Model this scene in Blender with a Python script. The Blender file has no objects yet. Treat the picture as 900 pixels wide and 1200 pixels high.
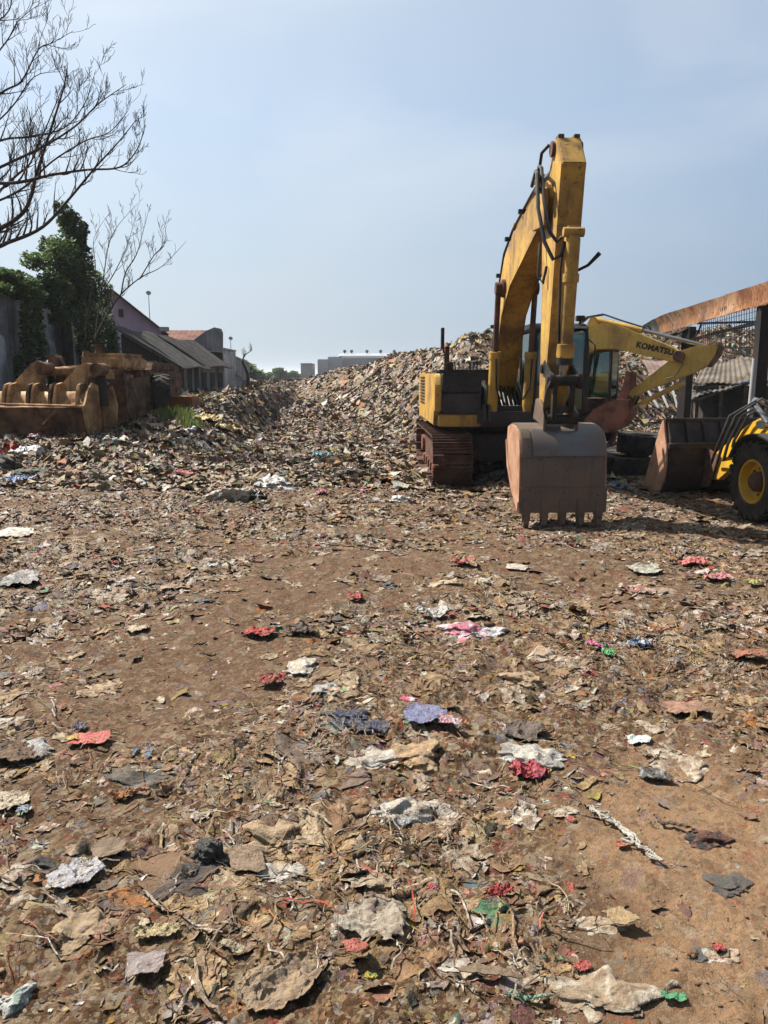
import bpy, bmesh, math, random
import numpy as np
from mathutils import Vector, Matrix
from math import radians as R, sin, cos, pi

# ------------------------------------------------------------------ camera, sky, sun
S = bpy.context.scene
C = S.collection
CAM_H = 1.8; F = 895.0; PITCH = R(10.2)
cd = bpy.data.cameras.new('camera'); cam = bpy.data.objects.new('camera', cd); C.objects.link(cam)
cam.location = (0, 0, CAM_H); cam.rotation_euler = (R(90) - PITCH, 0, 0)
cd.sensor_fit = 'VERTICAL'; cd.sensor_height = 24.0; cd.lens = 24.0 * F / 1200.0
cd.clip_start = 0.05; cd.clip_end = 6000
S.camera = cam

SUN_EL = R(50); SUN_AZ = math.atan2(-0.86, 0.51)      # azimuth from +Y towards +X
sun_dir = Vector((sin(SUN_AZ) * cos(SUN_EL), cos(SUN_AZ) * cos(SUN_EL), sin(SUN_EL)))
W = bpy.data.worlds.new('World'); S.world = W; W.use_nodes = True
nt = W.node_tree; bg = nt.nodes['Background']
sky = nt.nodes.new('ShaderNodeTexSky'); sky.sky_type = 'NISHITA'; sky.sun_disc = False
sky.sun_elevation = SUN_EL; sky.sun_rotation = SUN_AZ
sky.air_density = 1.0; sky.dust_density = 0.5; sky.ozone_density = 1.2; sky.altitude = 20
# thin high cloud veil, fixed to directions of the sky
tc = nt.nodes.new('ShaderNodeTexCoord'); mp = nt.nodes.new('ShaderNodeMapping')
mp.inputs['Scale'].default_value = (1.0, 1.0, 3.2); mp.inputs['Rotation'].default_value = (0.1, 0.25, 0.4)
cn = nt.nodes.new('ShaderNodeTexNoise'); cn.inputs['Scale'].default_value = 2.1; cn.inputs['Detail'].default_value = 5
cn.inputs['Roughness'].default_value = 0.45; cn.inputs['Distortion'].default_value = 0.6
cr = nt.nodes.new('ShaderNodeValToRGB'); cr.color_ramp.elements[0].position = 0.46; cr.color_ramp.elements[1].position = 0.70
cr.color_ramp.elements[0].color = (0.0, 0.0, 0.0, 1); cr.color_ramp.elements[1].color = (0.5, 0.5, 0.5, 1)
mx = nt.nodes.new('ShaderNodeMix'); mx.data_type = 'RGBA'
mx.inputs[7].default_value = (7.0, 7.2, 7.5, 1)
L = nt.links
L.new(tc.outputs['Generated'], mp.inputs['Vector']); L.new(mp.outputs[0], cn.inputs['Vector'])
L.new(cn.outputs['Fac'], cr.inputs['Fac']); L.new(cr.outputs['Color'], mx.inputs[0])
L.new(sky.outputs[0], mx.inputs[6])
# milky air towards the horizon, by elevation of the sky direction
sx = nt.nodes.new('ShaderNodeSeparateXYZ'); L.new(tc.outputs['Generated'], sx.inputs[0])
hr = nt.nodes.new('ShaderNodeValToRGB'); L.new(sx.outputs['Z'], hr.inputs['Fac'])
for q, (p_, c_) in zip([hr.color_ramp.elements[0], hr.color_ramp.elements[1], hr.color_ramp.elements.new(0.12), hr.color_ramp.elements.new(0.25)], ((0.0, 0.95), (0.62, 0.12), (0.14, 0.85), (0.30, 0.62))):
    q.position = p_; q.color = (c_, c_, c_, 1)
mh = nt.nodes.new('ShaderNodeMix'); mh.data_type = 'RGBA'; L.new(hr.outputs[0], mh.inputs[0]); L.new(mx.outputs[2], mh.inputs[6])
# the haze is brighter on the sun's side
dp = nt.nodes.new('ShaderNodeVectorMath'); dp.operation = 'DOT_PRODUCT'; L.new(tc.outputs['Generated'], dp.inputs[0]); dp.inputs[1].default_value = sun_dir
hc = nt.nodes.new('ShaderNodeValToRGB'); L.new(dp.outputs['Value'], hc.inputs['Fac'])
hc.color_ramp.elements[0].position = 0.0; hc.color_ramp.elements[0].color = (0.22, 0.32, 0.48, 1)
hc.color_ramp.elements[1].position = 0.85; hc.color_ramp.elements[1].color = (0.86, 0.95, 1.0, 1)
hs = nt.nodes.new('ShaderNodeVectorMath'); hs.operation = 'SCALE'; hs.inputs['Scale'].default_value = 5.4; L.new(hc.outputs[0], hs.inputs[0]); L.new(hs.outputs[0], mh.inputs[7])
L.new(mh.outputs[2], bg.inputs['Color'])
bg.inputs['Strength'].default_value = 0.056

sl = bpy.data.lights.new('sun', 'SUN'); sl.energy = 4.9; sl.angle = R(0.6); sl.color = (1.0, 0.935, 0.83)
so = bpy.data.objects.new('sun', sl); C.objects.link(so); so.rotation_euler = sun_dir.to_track_quat('Z', 'Y').to_euler()
so.location = (-20, 10, 30)
S.view_settings.view_transform = 'Standard'; S.view_settings.look = 'None'
S.view_settings.exposure = 1.65; S.view_settings.gamma = 1.0
S.view_settings.use_curve_mapping = False

# ------------------------------------------------------------------ numbers
rng = np.random.default_rng(7); random.seed(7)

def ray(px, py):
    u, v = (px - 450) / F, (600 - py) / F
    return u, cos(PITCH) + v * sin(PITCH), -sin(PITCH) + v * cos(PITCH)
def XX(px, py, Y): r = ray(px, py); return r[0] / r[1] * Y
def ZZ(py, Y): r = ray(450, py); return CAM_H + r[2] / r[1] * Y
def P(px, py, Y): r = ray(px, py); return Vector((r[0] / r[1] * Y, Y, CAM_H + r[2] / r[1] * Y))

def _hash(ix, iy, k):
    h = (ix.astype(np.int64) * 374761393 + iy.astype(np.int64) * 668265263 + k * 2147483647) & 0xffffffff
    h = ((h ^ (h >> 13)) * 1274126177) & 0xffffffff
    return ((h ^ (h >> 16)) & 0xffff) / 65535.0
def vnoise(x, y, k=0):
    x = np.asarray(x, float); y = np.asarray(y, float)
    ix = np.floor(x); iy = np.floor(y); fx = x - ix; fy = y - iy
    fx = fx * fx * (3 - 2 * fx); fy = fy * fy * (3 - 2 * fy)
    ix = ix.astype(np.int64); iy = iy.astype(np.int64)
    a = _hash(ix, iy, k); b = _hash(ix + 1, iy, k); c = _hash(ix, iy + 1, k); d = _hash(ix + 1, iy + 1, k)
    return (a * (1 - fx) + b * fx) * (1 - fy) + (c * (1 - fx) + d * fx) * fy - 0.5
def fbm(x, y, o=4, k=0):
    r = 0; a = 1.0
    for i in range(o):
        r = r + a * vnoise(x * 2.03 ** i + 17.3 * i, y * 2.03 ** i - 9.1 * i, k + i); a *= 0.5
    return r
def sst(t): t = np.clip(t, 0, 1); return t * t * (3 - 2 * t)

TX = [-400, 230, 290, 350, 400, 440, 480, 520, 545, 570, 640, 715, 760, 835, 900, 1300]
TY = [458, 458, 456, 449, 438, 430, 422, 412, 406, 402, 400, 400, 392, 389, 394, 400]
def macro(X, Y):
    X = np.asarray(X, float); Y = np.asarray(Y, float)
    Ys = np.maximum(Y, 1.0); px = 450 + F * X / Ys
    yt = np.interp(px, TX, TY)
    Yc = np.interp(px, [230, 290, 361, 450, 540, 700, 900], [110, 110, 78, 52, 35, 37, 44])
    Yf = np.interp(px, [230, 290, 350, 385, 420, 490, 600, 700, 800, 900, 1100], [80, 80, 56, 38, 27, 20.5, 19, 22, 28, 31, 33])
    zc = CAM_H + (440 - yt) / F * Yc
    m = zc * sst((Y - Yf) / (Yc - Yf)) ** 0.85 * (1 - 0.7 * sst((Y - Yc - 12) / 50))
    m = m + sst((Y - Yf) / 6) * (1 - sst((Y - Yc - 5) / 10)) * np.clip(0.15 + m * 0.3, 0, 1) * (0.75 * fbm(X * 0.28, Y * 0.28, 3, 31) + 0.35 * fbm(X * 0.9, Y * 0.9, 2, 37))
    edge = -3.9 - np.maximum(Y - 22, 0) * 0.085 + 0.7 * vnoise(X * 0, Y * 0.5, 55) + 0.5 * vnoise(X * 0, Y * 2.0, 56)
    wd = 2.3 - 1.5 * sst((Y - 20) / 6)
    bank = (0.5 * sst((Y - 13) / 6) + 0.5 * sst((Y - 17.5) / 6)) * sst((edge - X + wd * 0.4) / wd) * (1 - sst((Y - 36) / 14) * 0.2)
    bank = np.where(bank > 0, bank, 0)
    return np.maximum(m, bank)
def bare(X, Y):                       # 1 where trodden earth shows, 0 where litter lies thick
    X = np.asarray(X, float); Y = np.maximum(np.asarray(Y, float), 0.6)
    # ground-plane pixel of the point (only used to lay the zones out)
    a, b = cos(PITCH), sin(PITCH)
    dep = Y * a + CAM_H * b; px = 450 + F * X / dep; py = 600 - F * (Y * b - CAM_H * a) / dep
    def blob(cx, cy, rx, ry): return np.exp(-(((px - cx) / rx) ** 2 + ((py - cy) / ry) ** 2) ** 1.5)
    m = 1.3 * blob(830, 1000, 150, 160) + 1.1 * blob(790, 1180, 120, 130) + 1.0 * blob(150, 800, 240, 120)
    m = m + 0.5 * blob(330, 1000, 70, 50) + 0.65 * blob(330, 640, 220, 30) + 0.6 * blob(80, 960, 120, 60) + 0.6 * blob(760, 700, 170, 28)
    m = m + 0.6 * blob(420, 690, 200, 30) + 0.75 * blob(600, 660, 160, 22)
    m = m - 0.9 * blob(790, 1040, 50, 60) - 0.5 * blob(570, 830, 220, 90) - 0.5 * blob(420, 1080, 200, 110)
    m = m + 0.9 * fbm(X * 1.1, Y * 1.1, 4, 77)
    return np.clip(m, 0, 1) * (Y < 13)
def tan_zone(X, Y):
    X = np.asarray(X, float); Y = np.asarray(Y, float)
    return sst((X - 0.10 * Y - 0.12 + 0.5 * fbm(X * 1.3, Y * 1.3, 3, 61)) / 0.35) * (1 - sst((Y - 4.4) / 1.2))
def micro(X, Y):
    Y = np.asarray(Y, float)
    b = bare(X, Y); k = 1 - 0.75 * b
    far = 1 + 0.7 * sst((Y - 11) / 8)
    r = 0.05 * fbm(X * 0.9, Y * 0.9, 2, 3) + k * far * (0.055 * fbm(X * 3.1, Y * 3.1, 3, 9))
    rd = np.abs(fbm(X * 9, Y * 9, 3, 15))
    r = r + 0.030 * b * fbm((X * 0.8 + Y * 0.6) * 9, (Y * 0.8 - X * 0.6) * 1.3, 3, 71)
    return r + k * 0.05 * (0.3 - rd) * np.minimum(far, 1.3)
def h(X, Y):
    X = np.asarray(X, float); Y = np.asarray(Y, float)
    flat = np.clip(np.exp(-(((X - 2.2) / 1.1) ** 2 + ((Y - 9.3) / 0.9) ** 2) ** 2) * 0.9 + np.exp(-(((X - 1.1) / 0.8) ** 2 + ((Y - 13.8) / 2.4) ** 2) ** 3) * 0.8 + np.exp(-(((X - 4.8) / 1.3) ** 2 + ((Y - 10.6) / 1.5) ** 2) ** 2) * 0.8, 0, 1)
    return macro(X, Y) + micro(X, Y) * (1 - flat) - 0.07 * flat
def hz(x, y): return float(h(np.array([x]), np.array([y]))[0])
def G(px, py):                       # the point of the ground seen at a pixel
    r = ray(px, py); t = np.linspace(1.5, 90, 6000)
    x = r[0] * t; y = r[1] * t; z = CAM_H + r[2] * t
    g = h(x, y); i = int(np.argmax(z <= g)); return Vector((x[i], y[i], g[i]))

# ------------------------------------------------------------------ object helpers
def tag(o, label=None, cat=None, group=None, kind=None):
    if label: o['label'] = label
    if cat: o['category'] = cat
    if group: o['group'] = group
    if kind: o['kind'] = kind
    return o
def thing(name, label, cat, loc=(0, 0, 0), rz=0, group=None):
    o = bpy.data.objects.new(name, None); C.objects.link(o); o.location = loc; o.rotation_euler = (0, 0, rz)
    o.empty_display_size = 0.3
    return tag(o, label, cat, group)
def link_mesh(name, me, mat, parent=None, smooth=None):
    me.materials.append(mat)
    if smooth is not None:
        me.polygons.foreach_set('use_smooth', [True] * len(me.polygons)); me.set_sharp_from_angle(angle=R(smooth))
    o = bpy.data.objects.new(name, me); C.objects.link(o)
    if parent is not None: o.parent = parent
    return o
def np_mesh(name, V, Q, col=None):
    me = bpy.data.meshes.new(name)
    V = np.ascontiguousarray(V, dtype=np.float32); Q = np.ascontiguousarray(Q, dtype=np.int32)
    n = len(Q); k = Q.shape[1]
    me.vertices.add(len(V)); me.vertices.foreach_set('co', V.ravel())
    me.loops.add(n * k); me.loops.foreach_set('vertex_index', Q.ravel())
    me.polygons.add(n); me.polygons.foreach_set('loop_start', np.arange(0, n * k, k, dtype=np.int32))
    me.update(calc_edges=True)
    if col is not None:
        a = me.attributes.new('tint', 'FLOAT_COLOR', 'POINT')
        c4 = np.ones((len(V), 4), np.float32); c4[:, :3] = col; a.data.foreach_set('color', c4.ravel())
    return me

class MB:
    def __init__(s): s.v = []; s.f = []; s.r = []
    def add(s, vs, fs):
        n = len(s.v); s.r.append((n, n + len(vs), len(s.f), len(s.f) + len(fs))); s.v += [tuple(v) for v in vs]; s.f += [tuple(i + n for i in f) for f in fs]; return s
    def box(s, c, d, rot=None, top=(1, 1), off=(0, 0)):
        c = Vector(c); hx, hy, hz_ = d[0] / 2, d[1] / 2, d[2] / 2; vs = []
        for z in (-1, 1):
            kx, ky = (1, 1) if z < 0 else top; ox, oy = (0, 0) if z < 0 else off
            for x, y in ((-1, -1), (1, -1), (1, 1), (-1, 1)):
                p = Vector((x * hx * kx + ox, y * hy * ky + oy, z * hz_))
                if rot is not None: p = rot @ p
                vs.append(c + p)
        return s.add(vs, [(3, 2, 1, 0), (4, 5, 6, 7), (0, 1, 5, 4), (1, 2, 6, 5), (2, 3, 7, 6), (3, 0, 4, 7)])
    def b2(s, x0, x1, y0, y1, z0, z1): return s.box(((x0 + x1) / 2, (y0 + y1) / 2, (z0 + z1) / 2), (x1 - x0, y1 - y0, z1 - z0))
    def prism(s, pts, a, b, f=None):          # pts (y,z) extruded over x from a to b
        f = f or (lambda u, w, x: (x, u, w)); n = len(pts)
        vs = [f(u, w, a) for u, w in pts] + [f(u, w, b) for u, w in pts]
        fs = [tuple(range(n - 1, -1, -1)), tuple(range(n, 2 * n))] + [(i, (i + 1) % n, (i + 1) % n + n, i + n) for i in range(n)]
        return s.add(vs, fs)
    def cyl(s, p0, p1, r0, r1=None, n=16):
        r1 = r0 if r1 is None else r1; return s.tube([p0, p1], [r0, r1], n)
    def tube(s, pts, rad, n=8):
        pts = [Vector(p) for p in pts]
        if not hasattr(rad, '__len__'): rad = [rad] * len(pts)
        vs = []; up = None
        for i, p in enumerate(pts):
            t = (pts[min(i + 1, len(pts) - 1)] - pts[max(i - 1, 0)])
            t = t.normalized() if t.length > 1e-9 else Vector((0, 0, 1))
            if up is None: up = t.orthogonal().normalized()
            up = (up - t * up.dot(t)); up = up.normalized() if up.length > 1e-6 else t.orthogonal().normalized()
            w = t.cross(up)
            for k in range(n):
                a = 2 * pi * k / n; vs.append(p + (up * cos(a) + w * sin(a)) * rad[i])
        fs = [(i * n + k, i * n + (k + 1) % n, (i + 1) * n + (k + 1) % n, (i + 1) * n + k) for i in range(len(pts) - 1) for k in range(n)]
        fs += [tuple(range(n - 1, -1, -1)), tuple(range((len(pts) - 1) * n, len(pts) * n))]
        return s.add(vs, fs)
    def lathe(s, prof, o, ax, n=32):           # prof (along, radius)
        o = Vector(o); ax = Vector(ax).normalized(); u = ax.orthogonal().normalized(); w = ax.cross(u); vs = []
        for a_, r_ in prof:
            for k in range(n):
                t = 2 * pi * k / n; vs.append(o + ax * a_ + (u * cos(t) + w * sin(t)) * r_)
        m = len(prof)
        fs = [(i * n + k, i * n + (k + 1) % n, (i + 1) * n + (k + 1) % n, (i + 1) * n + k) for i in range(m - 1) for k in range(n)]
        return s.add(vs, fs)
    def sheet(s, o, U, V, nu, nv, fn, th=0.0):   # grid patch with an out-of-plane function
        o, U, V = Vector(o), Vector(U), Vector(V); N = U.cross(V).normalized(); vs = []
        for layer in ((0,) if th == 0 else (0, -th)):
            for j in range(nv + 1):
                for i in range(nu + 1):
                    a, b = i / nu, j / nv; vs.append(o + U * a + V * b + N * (fn(a, b) + layer))
        q = [(j * (nu + 1) + i, j * (nu + 1) + i + 1, (j + 1) * (nu + 1) + i + 1, (j + 1) * (nu + 1) + i) for j in range(nv) for i in range(nu)]
        fs = list(q)
        if th:
            m = (nu + 1) * (nv + 1); fs += [tuple(k + m for k in reversed(f)) for f in q]
            rim = [i for i in range(nu)] + [nu + j * (nu + 1) for j in range(nv)] + [nv * (nu + 1) + nu - i for i in range(nu)] + [(nv - j) * (nu + 1) for j in range(nv)]
            fs += [(rim[(k + 1) % len(rim)], rim[k], rim[k] + m, rim[(k + 1) % len(rim)] + m) for k in range(len(rim))]
        return s.add(vs, fs)
    def pieces(s):
        bb = []
        for a, b, c, d in s.r:
            p = s.v[a:b]; bb.append([tuple(min(q[k] for q in p) - 0.004 for k in range(3)), tuple(max(q[k] for q in p) + 0.004 for k in range(3))])
        g = list(range(len(s.r)))
        for i in range(len(g)):
            for j in range(i):
                if all(bb[i][0][k] <= bb[j][1][k] and bb[j][0][k] <= bb[i][1][k] for k in range(3)):
                    a, b = g[i], g[j]; g = [b if x == a else x for x in g]
        out = []
        for u in sorted(set(g)):
            m = MB()
            for i, (a, b, c, d) in enumerate(s.r):
                if g[i] == u: m.add(s.v[a:b], [tuple(x - a for x in f) for f in s.f[c:d]])
            out.append(m)
        return out
    def build(s, name, mat, parent=None, bevel=0, smooth=35, normals=True):
        me = bpy.data.meshes.new(name); me.from_pydata(s.v, [], s.f)
        bm = bmesh.new(); bm.from_mesh(me)
        if normals: bmesh.ops.recalc_face_normals(bm, faces=bm.faces)
        if bevel:
            es = [e for e in bm.edges if len(e.link_faces) == 2 and e.calc_face_angle(0) > R(28)]
            bmesh.ops.bevel(bm, geom=es, offset=bevel, segments=2, affect='EDGES', clamp_overlap=True)
        bm.to_mesh(me); bm.free()
        return link_mesh(name, me, mat, parent, smooth)

# ------------------------------------------------------------------ materials
def new_mat(name):
    m = bpy.data.materials.new(name); m.use_nodes = True; return m, m.node_tree, m.node_tree.nodes['Principled BSDF']
def node(nt, t, **k):
    n = nt.nodes.new(t)
    for a, b in k.items():
        if a in ('data_type', 'blend_type', 'feature', 'distance', 'operation', 'attribute_name', 'wave_type', 'bands_direction', 'noise_dimensions', 'clamp_factor'): setattr(n, a, b)
        else: n.inputs[a.replace('_', ' ')].default_value = b
    return n
def noise(nt, vec, scale, detail=6, rough=0.6, dist=0.0):
    n = node(nt, 'ShaderNodeTexNoise', Scale=scale, Detail=detail, Roughness=rough, Distortion=dist)
    nt.links.new(vec, n.inputs['Vector']); return n.outputs['Fac']
def ramp(nt, fac, stops):
    r = nt.nodes.new('ShaderNodeValToRGB'); e = r.color_ramp.elements
    while len(e) < len(stops): e.new(0.5)
    for q, (p, c) in zip(e, stops):
        q.position = p; q.color = (c, c, c, 1) if not hasattr(c, '__len__') else (*c, 1)
    nt.links.new(fac, r.inputs['Fac']); return r.outputs['Color']
def mix(nt, fac, a, b, mode='MIX'):
    m = nt.nodes.new('ShaderNodeMix'); m.data_type = 'RGBA'; m.blend_type = mode
    for i, x in ((0, fac), (6, a), (7, b)):
        if isinstance(x, bpy.types.NodeSocket): nt.links.new(x, m.inputs[i])
        else: m.inputs[i].default_value = x if i == 0 else (*x, 1)
    return m.outputs[2]
def coords(nt, scale=(1, 1, 1)):
    t = nt.nodes.new('ShaderNodeTexCoord'); m = nt.nodes.new('ShaderNodeMapping'); m.inputs['Scale'].default_value = scale
    nt.links.new(t.outputs['Object'], m.inputs['Vector']); return m.outputs[0]
def bump(nt, bs, height, strength=0.4, dist=0.01):
    b = nt.nodes.new('ShaderNodeBump'); b.inputs['Strength'].default_value = strength; b.inputs['Distance'].default_value = dist
    nt.links.new(height, b.inputs['Height']); nt.links.new(b.outputs[0], bs.inputs['Normal'])
ALB = 0.48
def worn(name, base, dirt, amt=0.45, scale=3.0, rough=0.55, metal=0.0, bmp=0.3, fleck=None, streak=0.0, base2=None, bd=0.006):
    """paint or stuff of one colour with patches of dirt or rust, flecks and run marks"""
    base, dirt, base2, fleck = [tuple(ALB * q for q in c_) if c_ else None for c_ in (base, dirt, base2, fleck)]
    m, nt, bs = new_mat(name); v = coords(nt)
    big = noise(nt, v, scale, 8, 0.65, 0.4); fine = noise(nt, v, scale * 9, 6, 0.7)
    col = mix(nt, ramp(nt, noise(nt, v, scale * 0.6, 3), [(0.35, 0.0), (0.65, 1.0)]), base, base2 or tuple(c * 0.78 for c in base))
    f = ramp(nt, big, [(0.62 - amt * 0.45, 0.0), (0.80 - amt * 0.35, 1.0)])
    col = mix(nt, f, col, dirt)
    if streak:
        vs = coords(nt, (9, 9, 0.5)); sf = ramp(nt, noise(nt, vs, 1.6, 5, 0.6), [(0.52, 0.0), (0.72, streak)])
        col = mix(nt, sf, col, tuple(c * 0.5 for c in dirt))
    if fleck:
        col = mix(nt, ramp(nt, fine, [(0.60, 0.0), (0.66, 1.0)]), col, fleck)
    nt.links.new(col, bs.inputs['Base Color'])
    rr = ramp(nt, big, [(0.3, rough * 0.8), (0.75, min(1, rough * 1.5))]); nt.links.new(rr, bs.inputs['Roughness'])
    bs.inputs['Metallic'].default_value = metal
    bs.inputs['Specular IOR Level'].default_value = 0.15 if rough > 0.6 else 0.3
    bump(nt, bs, fine, bmp, bd)
    return m
M = {}
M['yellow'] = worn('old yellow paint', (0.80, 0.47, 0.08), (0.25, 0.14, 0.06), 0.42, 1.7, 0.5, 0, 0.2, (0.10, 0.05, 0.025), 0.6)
M['yellow2'] = worn('bright yellow paint', (0.90, 0.58, 0.11), (0.45, 0.27, 0.09), 0.30, 1.5, 0.45, 0, 0.15, (0.3, 0.18, 0.08), 0.35)  # lighter yellow of the second excavator
M['yellow3'] = worn('newer yellow paint', (0.90, 0.50, 0.03), (0.40, 0.25, 0.12), 0.35, 3, 0.4, 0, 0.1)
M['post'] = worn('blackened post', (0.022, 0.021, 0.022), (0.05, 0.035, 0.03), 0.35, 1, 0.8)
M['dark'] = worn('dark grey paint', (0.024, 0.025, 0.028), (0.08, 0.065, 0.05), 0.4, 3, 0.5, 0, 0.2)
M['black'] = worn('black greasy steel', (0.018, 0.017, 0.016), (0.07, 0.05, 0.035), 0.4, 5, 0.5, 0.2, 0.3)
M['rust'] = worn('rusty track steel', (0.24, 0.135, 0.10), (0.11, 0.055, 0.04), 0.5, 5, 0.65, 0.3, 0.6, (0.2, 0.13, 0.09))
M['rustred'] = worn('rust red steel', (0.38, 0.15, 0.10), (0.12, 0.055, 0.04), 0.4, 3, 0.7, 0.0, 0.5)
M['loadershell'] = worn('dark loader bucket steel', (0.05, 0.043, 0.042), (0.14, 0.10, 0.08), 0.4, 3, 0.4, 0.2, 0.3)
M['shell'] = worn('worn bucket steel', (0.21, 0.155, 0.12), (0.27, 0.18, 0.13), 0.45, 2.2, 0.5, 0.25, 0.3, (0.07, 0.05, 0.04), 0.7)
M['band'] = worn('polished bucket steel', (0.22, 0.23, 0.25), (0.22, 0.16, 0.125), 0.5, 3, 0.36, 0.4, 0.2)
M['side'] = worn('orange rust plate', (0.62, 0.36, 0.24), (0.36, 0.17, 0.10), 0.4, 4, 0.7, 0, 0.4)
M['steel'] = worn('bare piston steel', (0.55, 0.55, 0.55), (0.3, 0.28, 0.25), 0.2, 4, 0.25, 0.9, 0.05)
M['rubber'] = worn('tyre rubber', (0.028, 0.027, 0.026), (0.09, 0.075, 0.06), 0.5, 4, 0.8, 0, 0.4)
M['hose'] = worn('hydraulic hose', (0.02, 0.02, 0.022), (0.05, 0.04, 0.03), 0.3, 6, 0.5)
M['oldyellow'] = worn('faded rusting yellow', (0.98, 0.66, 0.32), (0.30, 0.15, 0.075), 0.58, 2.4, 0.7, 0, 0.5, (0.07, 0.04, 0.025), 0.7, base2=(0.75, 0.42, 0.16))
M['oldrust'] = worn('brown rust', (0.34, 0.18, 0.10), (0.06, 0.035, 0.025), 0.5, 3, 0.8, 0, 0.5)
M['orange'] = worn('orange metal box', (0.42, 0.15, 0.04), (0.25, 0.09, 0.04), 0.3, 4, 0.6)
M['concrete'] = worn('weathered concrete', (0.9, 0.91, 0.93), (0.4, 0.4, 0.4), 0.5, 0.9, 0.9, 0, 0.6, (0.35, 0.35, 0.35), 0.9)
M['render'] = worn('dirty grey render', (0.40, 0.41, 0.44), (0.17, 0.17, 0.18), 0.45, 0.8, 0.9, 0, 0.4, None, 0.8, base2=(0.5, 0.47, 0.43))
M['darkwall'] = worn('dark wall', (0.075, 0.07, 0.068), (0.03, 0.03, 0.03), 0.4, 1, 0.9, 0, 0.4, None, 0.5)  # plain very dark grey for walls, doors and the shed front
M['pink'] = worn('mauve pink plaster', (0.85, 0.62, 0.80), (0.6, 0.45, 0.56), 0.3, 0.5, 0.85, 0, 0.2, None, 0.4)
M['pale'] = worn('pale painted plaster', (0.55, 0.56, 0.58), (0.35, 0.35, 0.35), 0.3, 1, 0.8)
M['asbestos'] = worn('grey fibre cement sheet', (0.16, 0.155, 0.15), (0.06, 0.055, 0.05), 0.5, 1.5, 0.9, 0, 0.5, None, 0.6)
M['tin'] = worn('rusty corrugated tin', (0.66, 0.30, 0.12), (0.24, 0.10, 0.05), 0.45, 1.1, 0.75, 0.1, 0.3, (0.10, 0.05, 0.03), 0.9, base2=(0.38, 0.27, 0.19))
M['greytin'] = worn('grey brown tin sheet', (0.24, 0.20, 0.16), (0.10, 0.08, 0.06), 0.5, 1.4, 0.7, 0.1, 0.3, None, 0.8)
M['wood'] = worn('weathered timber', (0.20, 0.15, 0.10), (0.08, 0.06, 0.045), 0.5, 5, 0.9, 0, 0.6)
M['bark'] = worn('grey brown bark', (0.09, 0.068, 0.06), (0.045, 0.035, 0.03), 0.4, 6, 0.95, 0, 0.6)
M['cardboard'] = worn('dirty cardboard', (0.30, 0.20, 0.12), (0.16, 0.10, 0.06), 0.4, 9, 0.9)
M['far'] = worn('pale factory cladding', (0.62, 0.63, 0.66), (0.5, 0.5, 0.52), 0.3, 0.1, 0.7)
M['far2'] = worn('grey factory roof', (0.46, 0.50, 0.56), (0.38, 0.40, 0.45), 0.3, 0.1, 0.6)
def glass():
    m, nt, bs = new_mat('tinted cab glass'); out = nt.nodes['Material Output']
    t = nt.nodes.new('ShaderNodeBsdfTransparent'); t.inputs[0].default_value = (0.34, 0.52, 0.50, 1)
    g = nt.nodes.new('ShaderNodeBsdfGlossy'); g.inputs[0].default_value = (0.75, 0.85, 0.85, 1); g.inputs['Roughness'].default_value = 0.06
    fr = nt.nodes.new('ShaderNodeFresnel'); fr.inputs[0].default_value = 1.9; ms = nt.nodes.new('ShaderNodeMixShader')
    nt.links.new(fr.outputs[0], ms.inputs[0]); nt.links.new(t.outputs[0], ms.inputs[1]); nt.links.new(g.outputs[0], ms.inputs[2])
    nt.links.new(ms.outputs[0], out.inputs['Surface']); return m
M['glass'] = glass()
def leaf_mat(name, a, b):
    m, nt, bs = new_mat(name); at = node(nt, 'ShaderNodeAttribute', attribute_name='tint')
    nt.links.new(mix(nt, 1.0, at.outputs['Color'], a, 'MULTIPLY'), bs.inputs['Base Color'])
    bs.inputs['Roughness'].default_value = 0.8; bs.inputs['Specular IOR Level'].default_value = 0.2
    tr = nt.nodes.new('ShaderNodeBsdfTranslucent'); nt.links.new(mix(nt, 1.0, at.outputs['Color'], b, 'MULTIPLY'), tr.inputs[0])
    ms = nt.nodes.new('ShaderNodeMixShader'); ms.inputs[0].default_value = 0.3
    nt.links.new(bs.outputs[0], ms.inputs[1]); nt.links.new(tr.outputs[0], ms.inputs[2])
    nt.links.new(ms.outputs[0], nt.nodes['Material Output'].inputs['Surface']); return m
M['leaf'] = leaf_mat('ivy leaves', (0.040, 0.068, 0.028), (0.05, 0.09, 0.025))
M['grass'] = leaf_mat('weed blades', (0.07, 0.095, 0.03), (0.10, 0.14, 0.03))

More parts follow.
